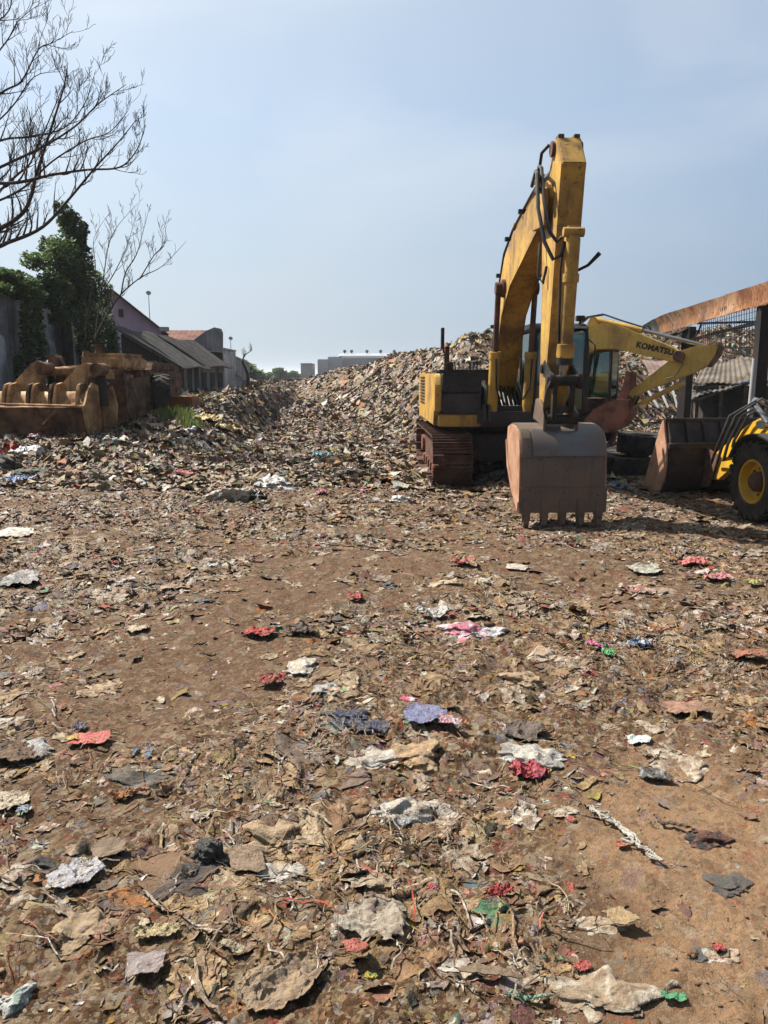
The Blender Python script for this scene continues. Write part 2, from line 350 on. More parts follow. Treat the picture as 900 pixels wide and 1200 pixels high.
SOIL = (0.078, 0.044, 0.025)
def ground_mat():
    m, nt, bs = new_mat('trampled earth and refuse'); v = coords(nt)
    n1 = noise(nt, v, 0.8, 5); n2 = noise(nt, v, 6, 8, 0.7, 0.5); n3 = noise(nt, v, 45, 6, 0.7); n4 = noise(nt, v, 170, 4, 0.7)
    c = mix(nt, ramp(nt, n2, [(0.35, 0.0), (0.68, 1.0)]), (0.060, 0.032, 0.018), (0.15, 0.088, 0.048))
    c = mix(nt, ramp(nt, n1, [(0.40, 0.0), (0.62, 0.6)]), c, (0.085, 0.05, 0.03))
    c = mix(nt, ramp(nt, n3, [(0.56, 0.0), (0.70, 0.8)]), c, (0.028, 0.016, 0.01))
    c = mix(nt, ramp(nt, n3, [(0.28, 0.8), (0.40, 0.0)]), c, (0.19, 0.13, 0.08))
    at = node(nt, 'ShaderNodeAttribute', attribute_name='tint')     # r = bare earth, g = heap
    sep = nt.nodes.new('ShaderNodeSeparateColor'); nt.links.new(at.outputs['Color'], sep.inputs[0])
    cb = mix(nt, ramp(nt, n2, [(0.3, 0.0), (0.7, 1.0)]), (0.23, 0.145, 0.09), (0.33, 0.22, 0.14))
    cb = mix(nt, ramp(nt, n3, [(0.58, 0.0), (0.68, 0.5)]), cb, (0.13, 0.08, 0.05))
    cd_ = mix(nt, ramp(nt, n2, [(0.3, 0.0), (0.7, 1.0)]), (0.085, 0.050, 0.032), (0.15, 0.094, 0.060))
    cd_ = mix(nt, ramp(nt, n3, [(0.58, 0.0), (0.68, 0.6)]), cd_, (0.045, 0.028, 0.02))
    cb = mix(nt, sep.outputs[1], cd_, cb)
    c = mix(nt, sep.outputs[0], c, cb)
    # bits of refuse trodden into the soil, each its own colour
    wv = mix(nt, 0.035, v, noise_col(nt, v, 14))
    for sc, th in ((38, 0.60), (17, 0.64), (85, 0.62)):
        vo = node(nt, 'ShaderNodeTexVoronoi', Scale=sc, Randomness=1.0); nt.links.new(wv, vo.inputs['Vector'])
        hs = nt.nodes.new('ShaderNodeSeparateColor'); nt.links.new(vo.outputs['Color'], hs.inputs[0])
        pc = ramp(nt, hs.outputs[0], [(0.0, (0.05, 0.033, 0.02)), (0.25, (0.20, 0.145, 0.09)), (0.45, (0.26, 0.21, 0.15)), (0.6, (0.11, 0.07, 0.04)), (0.80, (0.33, 0.30, 0.25)), (0.86, (0.02, 0.02, 0.02)), (0.94, (0.26, 0.07, 0.05)), (0.97, (0.08, 0.12, 0.2)), (1.0, (0.3, 0.29, 0.26))])
        pick = ramp(nt, hs.outputs[1], [(th, 0.0), (th + 0.02, 0.85)])
        inv = nt.nodes.new('ShaderNodeMath'); inv.operation = 'MULTIPLY_ADD'; nt.links.new(sep.outputs[0], inv.inputs[0]); inv.inputs[1].default_value = -0.55; inv.inputs[2].default_value = 1.0
        mu = nt.nodes.new('ShaderNodeMath'); mu.operation = 'MULTIPLY'; nt.links.new(pick, mu.inputs[0]); nt.links.new(inv.outputs[0], mu.inputs[1])
        c = mix(nt, mu.outputs[0], c, pc)
    c = mix(nt, 1.0, c, (0.60, 0.555, 0.50), 'MULTIPLY')
    nt.links.new(c, bs.inputs['Base Color']); bs.inputs['Roughness'].default_value = 0.92
    bs.inputs['Specular IOR Level'].default_value = 0.1
    s = nt.nodes.new('ShaderNodeMath'); s.operation = 'MULTIPLY_ADD'; nt.links.new(n4, s.inputs[0]); s.inputs[1].default_value = 0.35; nt.links.new(n3, s.inputs[2])
    bump(nt, bs, s.outputs[0], 0.9, 0.022); return m
def noise_col(nt, v, scale):
    n = node(nt, 'ShaderNodeTexNoise', Scale=scale, Detail=3); nt.links.new(v, n.inputs['Vector']); return n.outputs['Color']
def litter_mat(name, rough=0.6, dirt=0.5):
    m, nt, bs = new_mat(name); v = coords(nt); at = node(nt, 'ShaderNodeAttribute', attribute_name='tint')
    n = noise(nt, v, 22, 6, 0.7, 0.6); n2 = noise(nt, v, 120, 4, 0.7)
    c = mix(nt, ramp(nt, n, [(0.50 - 0.25 * dirt, 0.0), (0.68 - 0.18 * dirt, 0.9)]), at.outputs['Color'], SOIL)
    c = mix(nt, ramp(nt, n2, [(0.56, 0.0), (0.66, 0.6)]), c, (0.03, 0.018, 0.01))
    nt.links.new(c, bs.inputs['Base Color']); bs.inputs['Roughness'].default_value = rough
    bs.inputs['Specular IOR Level'].default_value = 0.15
    bump(nt, bs, noise(nt, v, 60, 5, 0.6, 1.0), 0.7, 0.012); return m
M['ground'] = ground_mat(); M['litter'] = litter_mat('dirty crumpled refuse'); M['litter2'] = litter_mat('heap refuse', 0.65, 0.2)

# ------------------------------------------------------------------ the ground, one sheet
def make_ground():
    ys = [0.95]
    while ys[-1] < 42: ys.append(ys[-1] * (1.0042 if ys[-1] > 1.6 else 1.02))
    while ys[-1] < 2600: ys.append(ys[-1] * 1.045)
    ys = np.array(ys); inner = np.linspace(-0.72, 0.72, 760); outer = np.linspace(0.74, 1.7, 60)
    ss = np.concatenate([-outer[::-1], inner, outer]); ny, ns = len(ys), len(ss)
    Y = np.repeat(ys, ns); X = np.tile(ss, ny) * Y
    Z = h(X, Y) + (1 - 0.7 * bare(X, Y)) * 0.012 * fbm(X * 34, Y * 34, 2, 40)
    far = sst((Y - 90) / 60); Z = Z * (1 - far) + 0.3 * far * 0
    V = np.stack([X, Y, Z], 1)
    i = np.arange(ny - 1)[:, None] * ns + np.arange(ns - 1)[None]; i = i.ravel()
    Q = np.stack([i, i + 1, i + 1 + ns, i + ns], 1)
    # the rest of the plain, a little lower, all round
    gx = np.array([-3000, -300, -60, -15, 0, 15, 60, 300, 3000.]); n0 = len(V)
    GX, GY = np.meshgrid(gx, gx); V2 = np.stack([GX.ravel(), GY.ravel(), np.full(GX.size, -0.14)], 1); k = len(gx)
    j = (np.arange(k - 1)[:, None] * k + np.arange(k - 1)[None]).ravel() + n0
    Q = np.concatenate([Q, np.stack([j, j + 1, j + 1 + k, j + k], 1)]); V = np.concatenate([V, V2])
    col = np.zeros((len(V), 3)); col[:, 0] = np.concatenate([bare(X, Y), np.full(len(V2), 0.5)]); col[:, 1] = np.concatenate([tan_zone(X, Y), np.zeros(len(V2))])
    me = np_mesh('ground', V, Q, col); o = link_mesh('ground', me, M['ground']); me.shade_smooth()
    tag(o, 'brown trampled earth strewn with refuse, rising into a long heap behind', 'ground', kind='structure')
make_ground()

# ------------------------------------------------------------------ refuse nobody could count
PAL = 0.45 * np.array([(0.40, 0.31, 0.21), (0.33, 0.25, 0.16), (0.46, 0.39, 0.29), (0.22, 0.15, 0.10), (0.52, 0.47, 0.40), (0.28, 0.19, 0.12), (0.60, 0.57, 0.52), (0.36, 0.34, 0.31),
                (0.68, 0.67, 0.64), (0.045, 0.042, 0.042), (0.20, 0.18, 0.17), (0.42, 0.10, 0.08), (0.50, 0.22, 0.20), (0.13, 0.18, 0.28), (0.14, 0.28, 0.20), (0.50, 0.38, 0.14), (0.40, 0.19, 0.09), (0.12, 0.10, 0.09)])
_g = PAL.mean(1, keepdims=True); PAL = np.clip(_g + (PAL - _g) * 1.42, 0.01, 0.8)
W_NEAR = np.array([11, 12, 11, 20, 10, 18, 8, 6, 6, 4.0, 5, 1.3, 1.0, 0.5, 0.5, 0.7, 2.5, 13])
W_FAR = np.array([9, 10, 10, 14, 9, 12, 11, 12, 9, 7, 12, 2.6, 1.5, 1.2, 0.9, 1.6, 2.5, 9])
def ridged(x, y, seed, o=5, f=1.3, gain=0.62):
    z = 0; a = 1.0; w = 0
    for i in range(o):
        c, n_ = cos(seed + i * 1.7), sin(seed + i * 1.7); u = (x * c - y * n_) * f * 2.0 ** i; v = (x * n_ + y * c) * f * 2.0 ** i * 0.6
        z = z + a * (1 - 3.2 * np.abs(vnoise(u + seed * 3.1, v - seed * 1.3, (seed * 7 + i) % 97))); w += a; a *= gain
    return z / w
def protos(n, k):
    out = []
    for q in range(k):
        u = np.linspace(-1, 1, n); U, Vv = np.meshgrid(u, u); th = np.arctan2(Vv, U)
        r = 1 + sum(rng.normal(0, 0.13) * np.cos(th * m + rng.uniform(0, 6.3)) for m in range(2, 8))
        asp = rng.uniform(0.4, 0.9); x = U * r; y = Vv * r * asp; z = np.zeros_like(x)
        for m in range(5):
            a = rng.uniform(0, pi); fr = rng.uniform(0.7, 3.0) * (1 if n > 5 else 0.6); d = x * cos(a) + y * sin(a) + 0.3 * np.sin(3 * (y * cos(a) - x * sin(a)) + q)
            t = d * fr + rng.uniform(0, 6); tri = np.abs((t % 2) - 1)
            z += tri * rng.uniform(0.05, 0.24) / fr
        z -= z.mean(); z += 0.07 * rng.normal(size=z.shape) * (0.5 if n > 5 else 0.8)
        x = x + 0.09 * rng.normal(size=x.shape) + 0.25 * z * rng.normal(); y = y + 0.07 * rng.normal(size=x.shape) + 0.25 * z * rng.normal()
        if n > 5 and rng.random() < 0.75:                         # limp torn scrap with creases
            sq = rng.uniform(0.1, 0.5); asp = rng.uniform(0.22, 0.85); x = U * np.sqrt(1 - sq * Vv ** 2); y = Vv * np.sqrt(1 - sq * U ** 2) * asp
            e = np.maximum(abs(U), abs(Vv)) ** 2; z = ridged(x, y, q + 7, 4, 1.0, 0.7); z = (z - z.mean()) * rng.uniform(0.2, 0.42)
            x, y = x + 0.8 * fbm(x * 1.2 + q * 1.7, y * 1.2, 2, 3) + 0.35 * e * fbm(x * 4, y * 4 + q, 2, 4), y + 0.7 * fbm(x * 1.2, y * 1.2 + q * 1.3, 2, 8) + 0.35 * e * fbm(x * 4 + q, y * 4, 2, 9)
        if rng.random() < 0.3:                                    # one side folded over
            c = rng.uniform(0.2, 0.6); k_ = np.clip(x - c, 0, None); x = x - 1.6 * k_; z = z + 0.12 + 0.5 * k_ * (k_ > 0) - 0.12 * (k_ <= 0)
        out.append(np.stack([x.ravel(), y.ravel(), z.ravel()], 1))
    return np.array(out)
def scatter(name, n, xy, size, weights, mat, lift, res, zk=1.0, kind_label=None, maxtilt=0.35):
    pr = protos(res, 60); N = len(xy)
    pi_ = rng.integers(0, 60, N); V = pr[pi_] * size[:, None, None]
    V[:, :, 2] *= zk
    ax, ay = rng.normal(0, maxtilt, N), rng.normal(0, maxtilt, N)
    V[:, :, 2] += V[:, :, 0] * ax[:, None] * 0.8 + V[:, :, 1] * ay[:, None] * 0.8
    a = rng.uniform(0, 2 * pi, N); ca, sa = np.cos(a)[:, None], np.sin(a)[:, None]
    x = V[:, :, 0] * ca - V[:, :, 1] * sa + xy[:, :1]; y = V[:, :, 0] * sa + V[:, :, 1] * ca + xy[:, 1:2]
    hc_ = h(xy[:, 0], xy[:, 1])[:, None]; sl_ = size[:, None] * 1.1; z = V[:, :, 2] + hc_ + np.clip(h(x, y) - hc_, -sl_, sl_) + (size * lift)[:, None]
    VV = np.stack([x, y, z], 2).reshape(-1, 3); m = res * res
    g = (np.arange(res - 1)[:, None] * res + np.arange(res - 1)[None]).ravel()
    q = np.stack([g, g + 1, g + 1 + res, g + res], 1)
    Q = (q[None] + (np.arange(N) * m)[:, None, None]).reshape(-1, 4)
    w = weights / weights.sum(); ci = rng.choice(len(PAL), N, p=w); c = PAL[ci] * rng.uniform(0.75, 1.2, (N, 1)) + rng.normal(0, 0.012, (N, 3))
    col = np.repeat(np.clip(c, 0.01, 0.85), m, 0)
    me = np_mesh(name, VV, Q, col); me.materials.append(mat)
    if res > 5: me.shade_smooth()
    return me
def sample(n, y0, y1, smax, keep):
    Y = np.sqrt(rng.uniform(y0 ** 2, y1 ** 2, n)); X = rng.uniform(-smax, smax, n) * Y
    k = rng.random(n) < keep(X, Y); return np.stack([X[k], Y[k]], 1)
def clump(X, Y): return 0.14 + 0.86 * sst((fbm(X * 1.9, Y * 1.9, 4, 90) + 0.22) / 0.6)
def stuff(name, me, label, cat):
    o = bpy.data.objects.new(name, me); C.objects.link(o); return tag(o, label, cat, kind='stuff')
def sizes(n, med, sg, lo, hi): return np.clip(np.exp(rng.normal(math.log(med), sg, n)), lo, hi) * 0.5

kn = lambda X, Y: (1 - bare(X, Y)) * clump(X, Y) + 0.025
xy = sample(54000, 1.5, 5.2, 0.72, kn)
stuff('crumpled_litter', scatter('crumpled_litter', 0, xy, sizes(len(xy), 0.034, 0.66, 0.012, 0.13), W_NEAR, M['litter'], -0.02, 8, 0.7, maxtilt=0.16), 'crumpled tan and brown plastic scraps trodden into the near ground', 'litter')
xy = sample(160000, 5.0, 13.0, 0.75, kn)
W_MID = W_NEAR * 0.5 + W_FAR * 0.5 + np.array([0, 0, 0, 0, 2, 0, 4, 1, 5, 0, 0, .8, 1.0, .4, .4, 0, 0, 0])
stuff('trodden_litter', scatter('trodden_litter', 0, xy, sizes(len(xy), 0.047, 0.6, 0.02, 0.2), W_MID, M['litter'], 0.01, 5, 0.8, maxtilt=0.22), 'flattened mixed scraps covering the open yard before the machines', 'litter')
def heap(X, Y): return macro(X, Y) > 0.12
xy = sample(430000, 12.0, 30, 0.72, lambda X, Y: 0.9 + 0 * X)
_t = (np.abs(xy[:, 0] + 5.9) < 0.75) & (xy[:, 1] > 20.2) & (xy[:, 1] < 22.4); xy = xy[~(_t & (rng.random(len(xy)) < 0.85))]
hp = heap(xy[:, 0], xy[:, 1]); yard = xy[~hp]; mound = xy[hp]
stuff('yard_litter', scatter('yard_litter', 0, yard, sizes(len(yard), 0.075, 0.55, 0.03, 0.34), W_FAR, M['litter2'], 0.05, 3, 1.0, maxtilt=0.28), 'pale loose scraps on the level ground behind the machines', 'litter')
mound = np.concatenate([mound, sample(210000, 30, 50, 0.60, lambda X, Y: 0.95 + 0 * X), sample(80000, 50, 95, 0.60, lambda X, Y: 0.95 + 0 * X)])
stuff('heap_litter', scatter('heap_litter', 0, mound, sizes(len(mound), 0.085, 0.55, 0.04, 0.42) * np.interp(mound[:, 1], [13, 22, 40, 90], [0.75, 0.95, 1.35, 2.4]), W_FAR, M['litter2'], 0.12, 3, 1.25, maxtilt=0.42), 'long grey and tan heap of dumped household refuse behind the digger', 'rubbish heap')

def ribbons(n, y0, y1, lmed, wid, seg, weights):
    xy = sample(n, y0, y1, 0.74, kn); N = len(xy); ln = sizes(N, lmed, 0.5, 0.04, 0.7) * 2; w = rng.uniform(0.4, 1.2, N) * wid
    a0 = rng.uniform(0, 2 * pi, N); cur = rng.normal(0, 0.5, (N, seg + 1)).cumsum(1) * 0.55; ang = a0[:, None] + cur
    dx = np.cos(ang) * (ln / seg)[:, None]; dy = np.sin(ang) * (ln / seg)[:, None]
    px_, py_ = xy[:, :1] + dx.cumsum(1), xy[:, 1:2] + dy.cumsum(1)
    nx, ny = -np.sin(ang) * w[:, None], np.cos(ang) * w[:, None]
    lift = 0.006 + 0.022 * np.abs(np.sin(rng.uniform(0, 6, (N, 1)) + np.arange(seg + 1)[None] * 0.9)) * rng.random((N, 1))
    zl = h(px_, py_) + 0.012 + lift
    A = np.stack([px_ + nx, py_ + ny, zl], 2); B = np.stack([px_ - nx, py_ - ny, zl + w[:, None] * rng.normal(0, 0.7, (N, 1))], 2)
    VV = np.concatenate([A, B], 1).reshape(-1, 3); m = 2 * (seg + 1); g = np.arange(seg)
    q = np.stack([g, g + 1, g + 1 + seg + 1, g + seg + 1], 1); Q = (q[None] + (np.arange(N) * m)[:, None, None]).reshape(-1, 4)
    c = PAL[rng.choice(len(PAL), N, p=weights / weights.sum())] * rng.uniform(0.7, 1.3, (N, 1))
    me = np_mesh('s', VV, Q, np.repeat(np.clip(c, 0.01, 0.8), m, 0)); me.materials.append(M['litter']); return me
stuff('litter_strips', ribbons(15000, 1.5, 9.0, 0.085, 0.0028, 6, W_MID), 'thin straw, string and torn strips tangled over the near ground', 'litter')
def clods(n, y0, y1, med):
    bm = bmesh.new(); bmesh.ops.create_icosphere(bm, subdivisions=2, radius=1); vs = np.array([v.co[:] for v in bm.verts]); fs = np.array([[v.index for v in f.verts] for f in bm.faces]); bm.free()
    xy = sample(n, y0, y1, 0.72, lambda X, Y: clump(X + 9, Y)); N = len(xy); s = sizes(N, med, 0.55, 0.004, 0.035)
    pr = np.array([vs * (1 + 0.28 * rng.normal(size=(len(vs), 1))) * rng.uniform(0.5, 1.1, 3) for _ in range(30)])
    V = pr[rng.integers(0, 30, N)] * s[:, None, None]; V[:, :, 0] += xy[:, :1]; V[:, :, 1] += xy[:, 1:2]; V[:, :, 2] = V[:, :, 2] * 0.7 + (h(xy[:, 0], xy[:, 1]) + s * 0.25)[:, None]
    Q = (fs[None] + (np.arange(N) * len(vs))[:, None, None]).reshape(-1, 3)
    c = np.array([(0.12, 0.07, 0.04), (0.18, 0.11, 0.065), (0.07, 0.042, 0.025)])[rng.integers(0, 3, N)] * rng.uniform(0.8, 1.2, (N, 1))
    me = np_mesh('s', V.reshape(-1, 3), Q, np.repeat(c, len(vs), 0)); me.materials.append(M['litter']); return me
stuff('soil_clods', clods(8000, 1.5, 8.0, 0.009), 'small brown soil clods and pebbles on the near ground', 'soil')

def matted(n, y0, y1, med):
    """limp rags, film and paper trodden flat, with fine creases"""
    res = 26; u = np.linspace(-1, 1, res); U, Vv = np.meshgrid(u, u); pr = []
    for q in range(40):
        sq = rng.uniform(0.1, 0.5); x = U * np.sqrt(1 - sq * Vv ** 2); y = Vv * np.sqrt(1 - sq * U ** 2) * rng.uniform(0.35, 0.9)
        e = np.maximum(abs(U), abs(Vv)) ** 2; x2 = x + 0.75 * fbm(x * 1.3 + q, y * 1.3, 2, 3) + 0.25 * e * fbm(x * 4.5, y * 4.5 + q, 2, 4); y2 = y + 0.6 * fbm(x * 1.3, y * 1.3 + q, 2, 8) + 0.25 * e * fbm(x * 4.5 + q, y * 4.5, 2, 9)
        z = ridged(x, y, q + 3); z = (z - z.mean()) * 0.22; pr.append(np.stack([(x2 + 0.2 * fbm(x * 6, y * 6, 2, 13)).ravel(), (y2 + 0.2 * fbm(x * 6, y * 6, 2, 14)).ravel(), z.ravel()], 1))
    pr = np.array(pr); xy = sample(n, y0, y1, 0.74, kn); N = len(xy); s_ = sizes(N, med, 0.5, 0.05, 0.42)
    V = pr[rng.integers(0, 40, N)] * s_[:, None, None]; a = rng.uniform(0, 2 * pi, N); ca, sa = np.cos(a)[:, None], np.sin(a)[:, None]
    x = V[:, :, 0] * ca - V[:, :, 1] * sa + xy[:, :1]; y = V[:, :, 0] * sa + V[:, :, 1] * ca + xy[:, 1:2]
    z = V[:, :, 2] * 0.8 + h(x, y) + 0.006; m = res * res; g = (np.arange(res - 1)[:, None] * res + np.arange(res - 1)[None]).ravel()
    q = np.stack([g, g + 1, g + 1 + res, g + res], 1); Q = (q[None] + (np.arange(N) * m)[:, None, None]).reshape(-1, 4)
    w = np.array([16, 18, 14, 9, 9, 10, 5, 4, 3, 2, 3, .5, .5, .2, .2, .4, 1.5, 4]); c = PAL[rng.choice(len(PAL), N, p=w / w.sum())] * rng.uniform(0.75, 1.15, (N, 1))
    me = np_mesh('s', np.stack([x, y, z], 2).reshape(-1, 3), Q, np.repeat(np.clip(c, 0.01, 0.7), m, 0)); me.materials.append(M['litter']); me.shade_smooth(); return me
stuff('matted_rags', matted(2200, 1.6, 9.5, 0.15), 'limp creased rags and film trodden flat into the near ground', 'rags')

# ------------------------------------------------------------------ machines
ORG = Vector((0, 0, 0)); WARP = None
def part(name, mb, mat, parent, bevel=0, smooth=35, label=None, normals=True):
    """a part whose shape was laid down in yard coordinates, brought to its thing's own frame"""
    if WARP: mb.v = [WARP(v) for v in mb.v]
    mb.v = [tuple(Vector(v) - ORG) for v in mb.v]
    ps = mb.pieces() if name in SPLIT else [mb]
    for q in ps[1:]: part_piece(name, q, mat, parent, bevel, smooth, label, normals)
    return part_piece(name, ps[0], mat, parent, bevel, smooth, label, normals)
SPLIT = {'boom_tip_plate', 'link_hose', 'boss', 'rollers', 'pivot_boss', 'side_cutter', 'hinge_ears', 'edge_strip', 'quick_link', 'hinge_plates', 'hoses', 'grab_rail', 'controls', 'pipe', 'bracket', 'windscreen', 'timber', 'leaning_slats', 'beam', 'handrail', 'pillars', 'controls', 'tail_lights'}
def part_piece(name, mb, mat, parent, bevel, smooth, label, normals):
    name = {'rollers': 'roller', 'hinge_ears': 'hinge_ear', 'hinge_plates': 'hinge_plate', 'hoses': 'hose', 'controls': 'control_lever', 'pillars': 'pillar', 'leaning_slats': 'leaning_slat'}.get(name, name)
    o = mb.build(name, M[mat] if isinstance(mat, str) else mat, parent, bevel, smooth, normals)
    if label: o['label'] = label
    return o
def grow(pts, d):                     # offset helper for stadium loops
    return pts
def stadium(y0, y1, z0, z1, n=10):
    r = (z1 - z0) / 2; zc = (z0 + z1) / 2; pts = []
    for k in range(n + 1): a = -pi / 2 - pi * k / n; pts.append((y0 + r + r * cos(a), zc + r * sin(a)))
    for k in range(n + 1): a = pi / 2 - pi * k / n; pts.append((y1 - r + r * cos(a), zc + r * sin(a)))
    return pts
def along(pts, step):
    out = []; n = len(pts); acc = 0
    P_ = [Vector((p[0], p[1])) for p in pts] + [Vector((pts[0][0], pts[0][1]))]
    tot = sum((P_[i + 1] - P_[i]).length for i in range(n)); k = max(3, round(tot / step)); step = tot / k; d = 0; i = 0; used = 0
    for q in range(k):
        t = q * step
        while used + (P_[i + 1] - P_[i]).length < t and i < n - 1: used += (P_[i + 1] - P_[i]).length; i += 1
        e = P_[i + 1] - P_[i]; out.append((P_[i] + e.normalized() * (t - used), e.normalized()))
    return out
def make_track(root, x0, x1, y0, y1, z0, z1):
    tr = MB(); loop = stadium(y0, y1, z0, z1)
    for p, e in along(loop, 0.165):
        n = Vector((e.y, -e.x)) * -1
        c = Vector(((x0 + x1) / 2, p.x, p.y)); a = math.atan2(e.y, e.x); rot = Matrix.Rotation(a, 3, 'X')
        tr.box(c, (x1 - x0, 0.15, 0.035), rot)
        for q in (-0.055, 0.005, 0.06):
            off = rot @ Vector((0, q, 0.028 if True else 0)); o2 = rot @ Vector((0, q, -0.028))
            out = off if (off.y * (p.x - (y0 + y1) / 2) * 0.2 + off.z * (p.y - (z0 + z1) / 2)) > 0 or abs(off.y) > abs(off.z) and off.y * (p.x - (y0 + y1) / 2) > 0 else o2
            tr.box(c + out, (x1 - x0, 0.016, 0.036), rot)
    t = part('track', tr, 'rust', root, 0.004)
    fr = MB(); fr.b2(x0 + 0.16, x1 - 0.16, y0 + 0.42, y1 - 0.42, z0 + 0.14, z1 - 0.16)
    fr.prism(stadium(y0 + 0.05, y0 + 0.62, z0 + 0.06, z1 - 0.06), x0 + 0.2, x1 - 0.2); fr.prism(stadium(y1 - 0.66, y1 - 0.05, z0 + 0.06, z1 - 0.06), x0 + 0.2, x1 - 0.2)
    part('track_frame', fr, 'rust', t, 0.01)
    ro = MB()
    for k in range(6):
        y = y0 + 0.75 + k * (y1 - y0 - 1.5) / 5; ro.cyl((x0 + 0.1, y, z0 + 0.13), (x1 - 0.1, y, z0 + 0.13), 0.09)
    ro.cyl((x0 + 0.12, y0 + 0.36, (z0 + z1) / 2), (x1 - 0.12, y0 + 0.36, (z0 + z1) / 2), 0.12); ro.cyl((x0 + 0.1, y1 - 0.36, (z0 + z1) / 2), (x1 - 0.1, y1 - 0.36, (z0 + z1) / 2), 0.16)
    part('rollers', ro, 'rustred', t)

def excavator_one():
    global ORG, WARP
    ORG = Vector((2.08, 14.2, 0))
    root = thing('excavator', 'large yellow excavator facing the viewer with its curled bucket resting on the ground', 'excavator', (2.08, 14.2, 0), R(1.5), 'excavators')
    for xc in (1.08, 3.14): make_track(root, xc - 0.33, xc + 0.33, 12.45, 16.5, 0.0, 0.80)
    m = MB(); m.b2(1.46, 2.76, 13.1, 15.6, 0.36, 0.80); m.cyl((2.08, 14.3, 0.80), (2.08, 14.3, 1.0), 0.62, n=32)
    m.prism([(13.3, 0.3), (13.9, 0.3), (13.9, 0.7), (13.3, 0.7)], 1.2, 3.0); part('undercarriage', m, 'black', root, 0.02)
    # upper structure
    m = MB(); m.b2(0.86, 3.3, 12.75, 16.9, 0.94, 1.12); m.b2(1.5, 2.6, 12.6, 14.0, 1.0, 1.2); part('revolving_deck', m, 'dark', root, 0.02)
    zt = 1.88
    m = MB(); m.prism([(12.72, 0.95), (12.72, 1.15), (13.5, 1.15), (13.5, 0.95)], 0.87, 1.56); part('lower_front_panel', m, 'yellow', root, 0.015)
    m = MB(); m.b2(0.92, 1.555, 12.70, 14.0, 1.16, 1.49); m.b2(0.92, 1.555, 12.70, 14.0, 1.52, zt - 0.06)
    m.b2(0.96, 1.52, 12.72, 13.95, 1.50, 1.53)
    b = part('tool_box', m, 'dark', root, 0.03)
    m = MB(); m.b2(1.15, 1.33, 12.685, 12.70, 1.60, 1.63); m.b2(0.97, 1.51, 12.692, 12.70, 1.78, 1.79); part('handle', m, 'black', b, 0.004)
    m = MB(); m.prism([(12.74, 1.19), (12.74, 1.62), (12.86, 1.78), (13.0, 1.82), (16.3, 1.82), (16.3, 0.95), (13.0, 0.95), (12.9, 1.19)], 0.80, 0.915)
    p = part('side_panel', m, 'yellow', root, 0.02)
    m = MB()
    for k in range(9): m.b2(0.785, 0.80, 14.9 + 0.0, 15.9, 1.25 + k * 0.06, 1.28 + k * 0.06)
    part('louvres', m, 'black', p, 0.003)
    m = MB(); m.b2(0.93, 2.3, 14.0, 15.9, 1.12, 1.85); m.b2(1.0, 2.2, 14.2, 15.7, 1.85, 1.89); part('engine_hood', m, 'dark', root, 0.04)
    m = MB(); m.cyl((1.25, 15.2, 2.0), (1.25, 15.2, 2.3), 0.05); m.cyl((1.25, 15.2, 2.3), (1.25, 15.3, 2.38), 0.05); part('exhaust_pipe', m, 'rust', root)
    m = MB(); m.prism([(a * 1.0, z) for a, z in ((15.9, 1.02), (16.7, 1.02), (17.0, 1.2), (17.0, 1.7), (16.8, 1.85), (15.9, 1.85))], 0.84, 3.3); part('counterweight', m, 'yellow', root, 0.05)
    m = MB(); m.tube([(0.97, 12.9, 1.86), (0.97, 12.86, 2.12), (0.93, 12.84, 2.22)], 0.012); m.box((0.92, 12.82, 2.38), (0.05, 0.12, 0.34)); part('mirror', m, 'black', root, 0.012)
    m = MB()
    m.tube([(0.99, 12.8, 1.86), (0.99, 12.8, 1.98), (1.12, 12.8, 2.0), (1.14, 12.8, 1.86)], 0.014); m.tube([(1.5, 12.85, 1.86), (1.5, 12.85, 2.02), (1.5, 13.7, 2.02), (1.5, 13.7, 1.86)], 0.014); m.tube([(1.5, 13.3, 2.02), (1.5, 13.3, 1.86)], 0.014)
    part('handrail', m, 'black', root)
    m = MB(); m.box((1.05, 12.95, 1.93), (0.14, 0.1, 0.12)); part('work_lamp', m, 'black', root, 0.01)
    # boom foot brackets and pump clutter
    m = MB()
    for x in (1.70, 2.30): m.prism([(13.1, 1.1), (14.0, 1.1), (13.9, 1.55), (13.6, 1.7), (13.35, 1.55)], x, x + 0.06)
    m.cyl((1.66, 13.62, 1.45), (2.42, 13.62, 1.45), 0.07)
    for x in (1.58, 1.66, 2.40, 2.48): m.prism([(12.5, 1.05), (12.95, 1.05), (12.85, 1.32), (12.62, 1.32)], x, x + 0.04)
    m.cyl((1.54, 12.74, 1.2), (1.76, 12.74, 1.2), 0.05); m.cyl((2.36, 12.74, 1.2), (2.58, 12.74, 1.2), 0.05)
    part('boom_foot', m, 'dark', root, 0.01)
    m = MB()
    for k in range(9):
        x = 1.80 + k * 0.065; m.tube([(x, 13.05, 1.14), (x + 0.02, 12.9, 1.25 + 0.02 * (k % 3)), (x, 13.1, 1.48), (x - 0.01, 13.45, 1.62 + 0.03 * (k % 2))], 0.017)
    m.box((2.05, 12.85, 1.2), (0.5, 0.25, 0.18))
    part('valve_block', m, 'hose', root)
    # boom
    wl, wr = 1.85, 2.23
    prof_b = [(13.82, 1.42), (13.74, 1.25), (13.50, 1.28), (13.28, 1.7), (12.55, 2.75), (11.9, 3.18), (10.3, 3.62), (9.75, 3.72), (9.55, 3.86), (9.62, 4.04), (9.85, 4.12), (10.6, 4.08), (11.9, 3.86), (12.55, 3.62), (13.05, 3.1), (13.6, 1.9)]
    m = MB(); m.prism(prof_b, wl, wr); bo = part('boom', m, 'yellow', root, 0.018)
    # plate seams, a darker box edge down both sides
    m = MB()
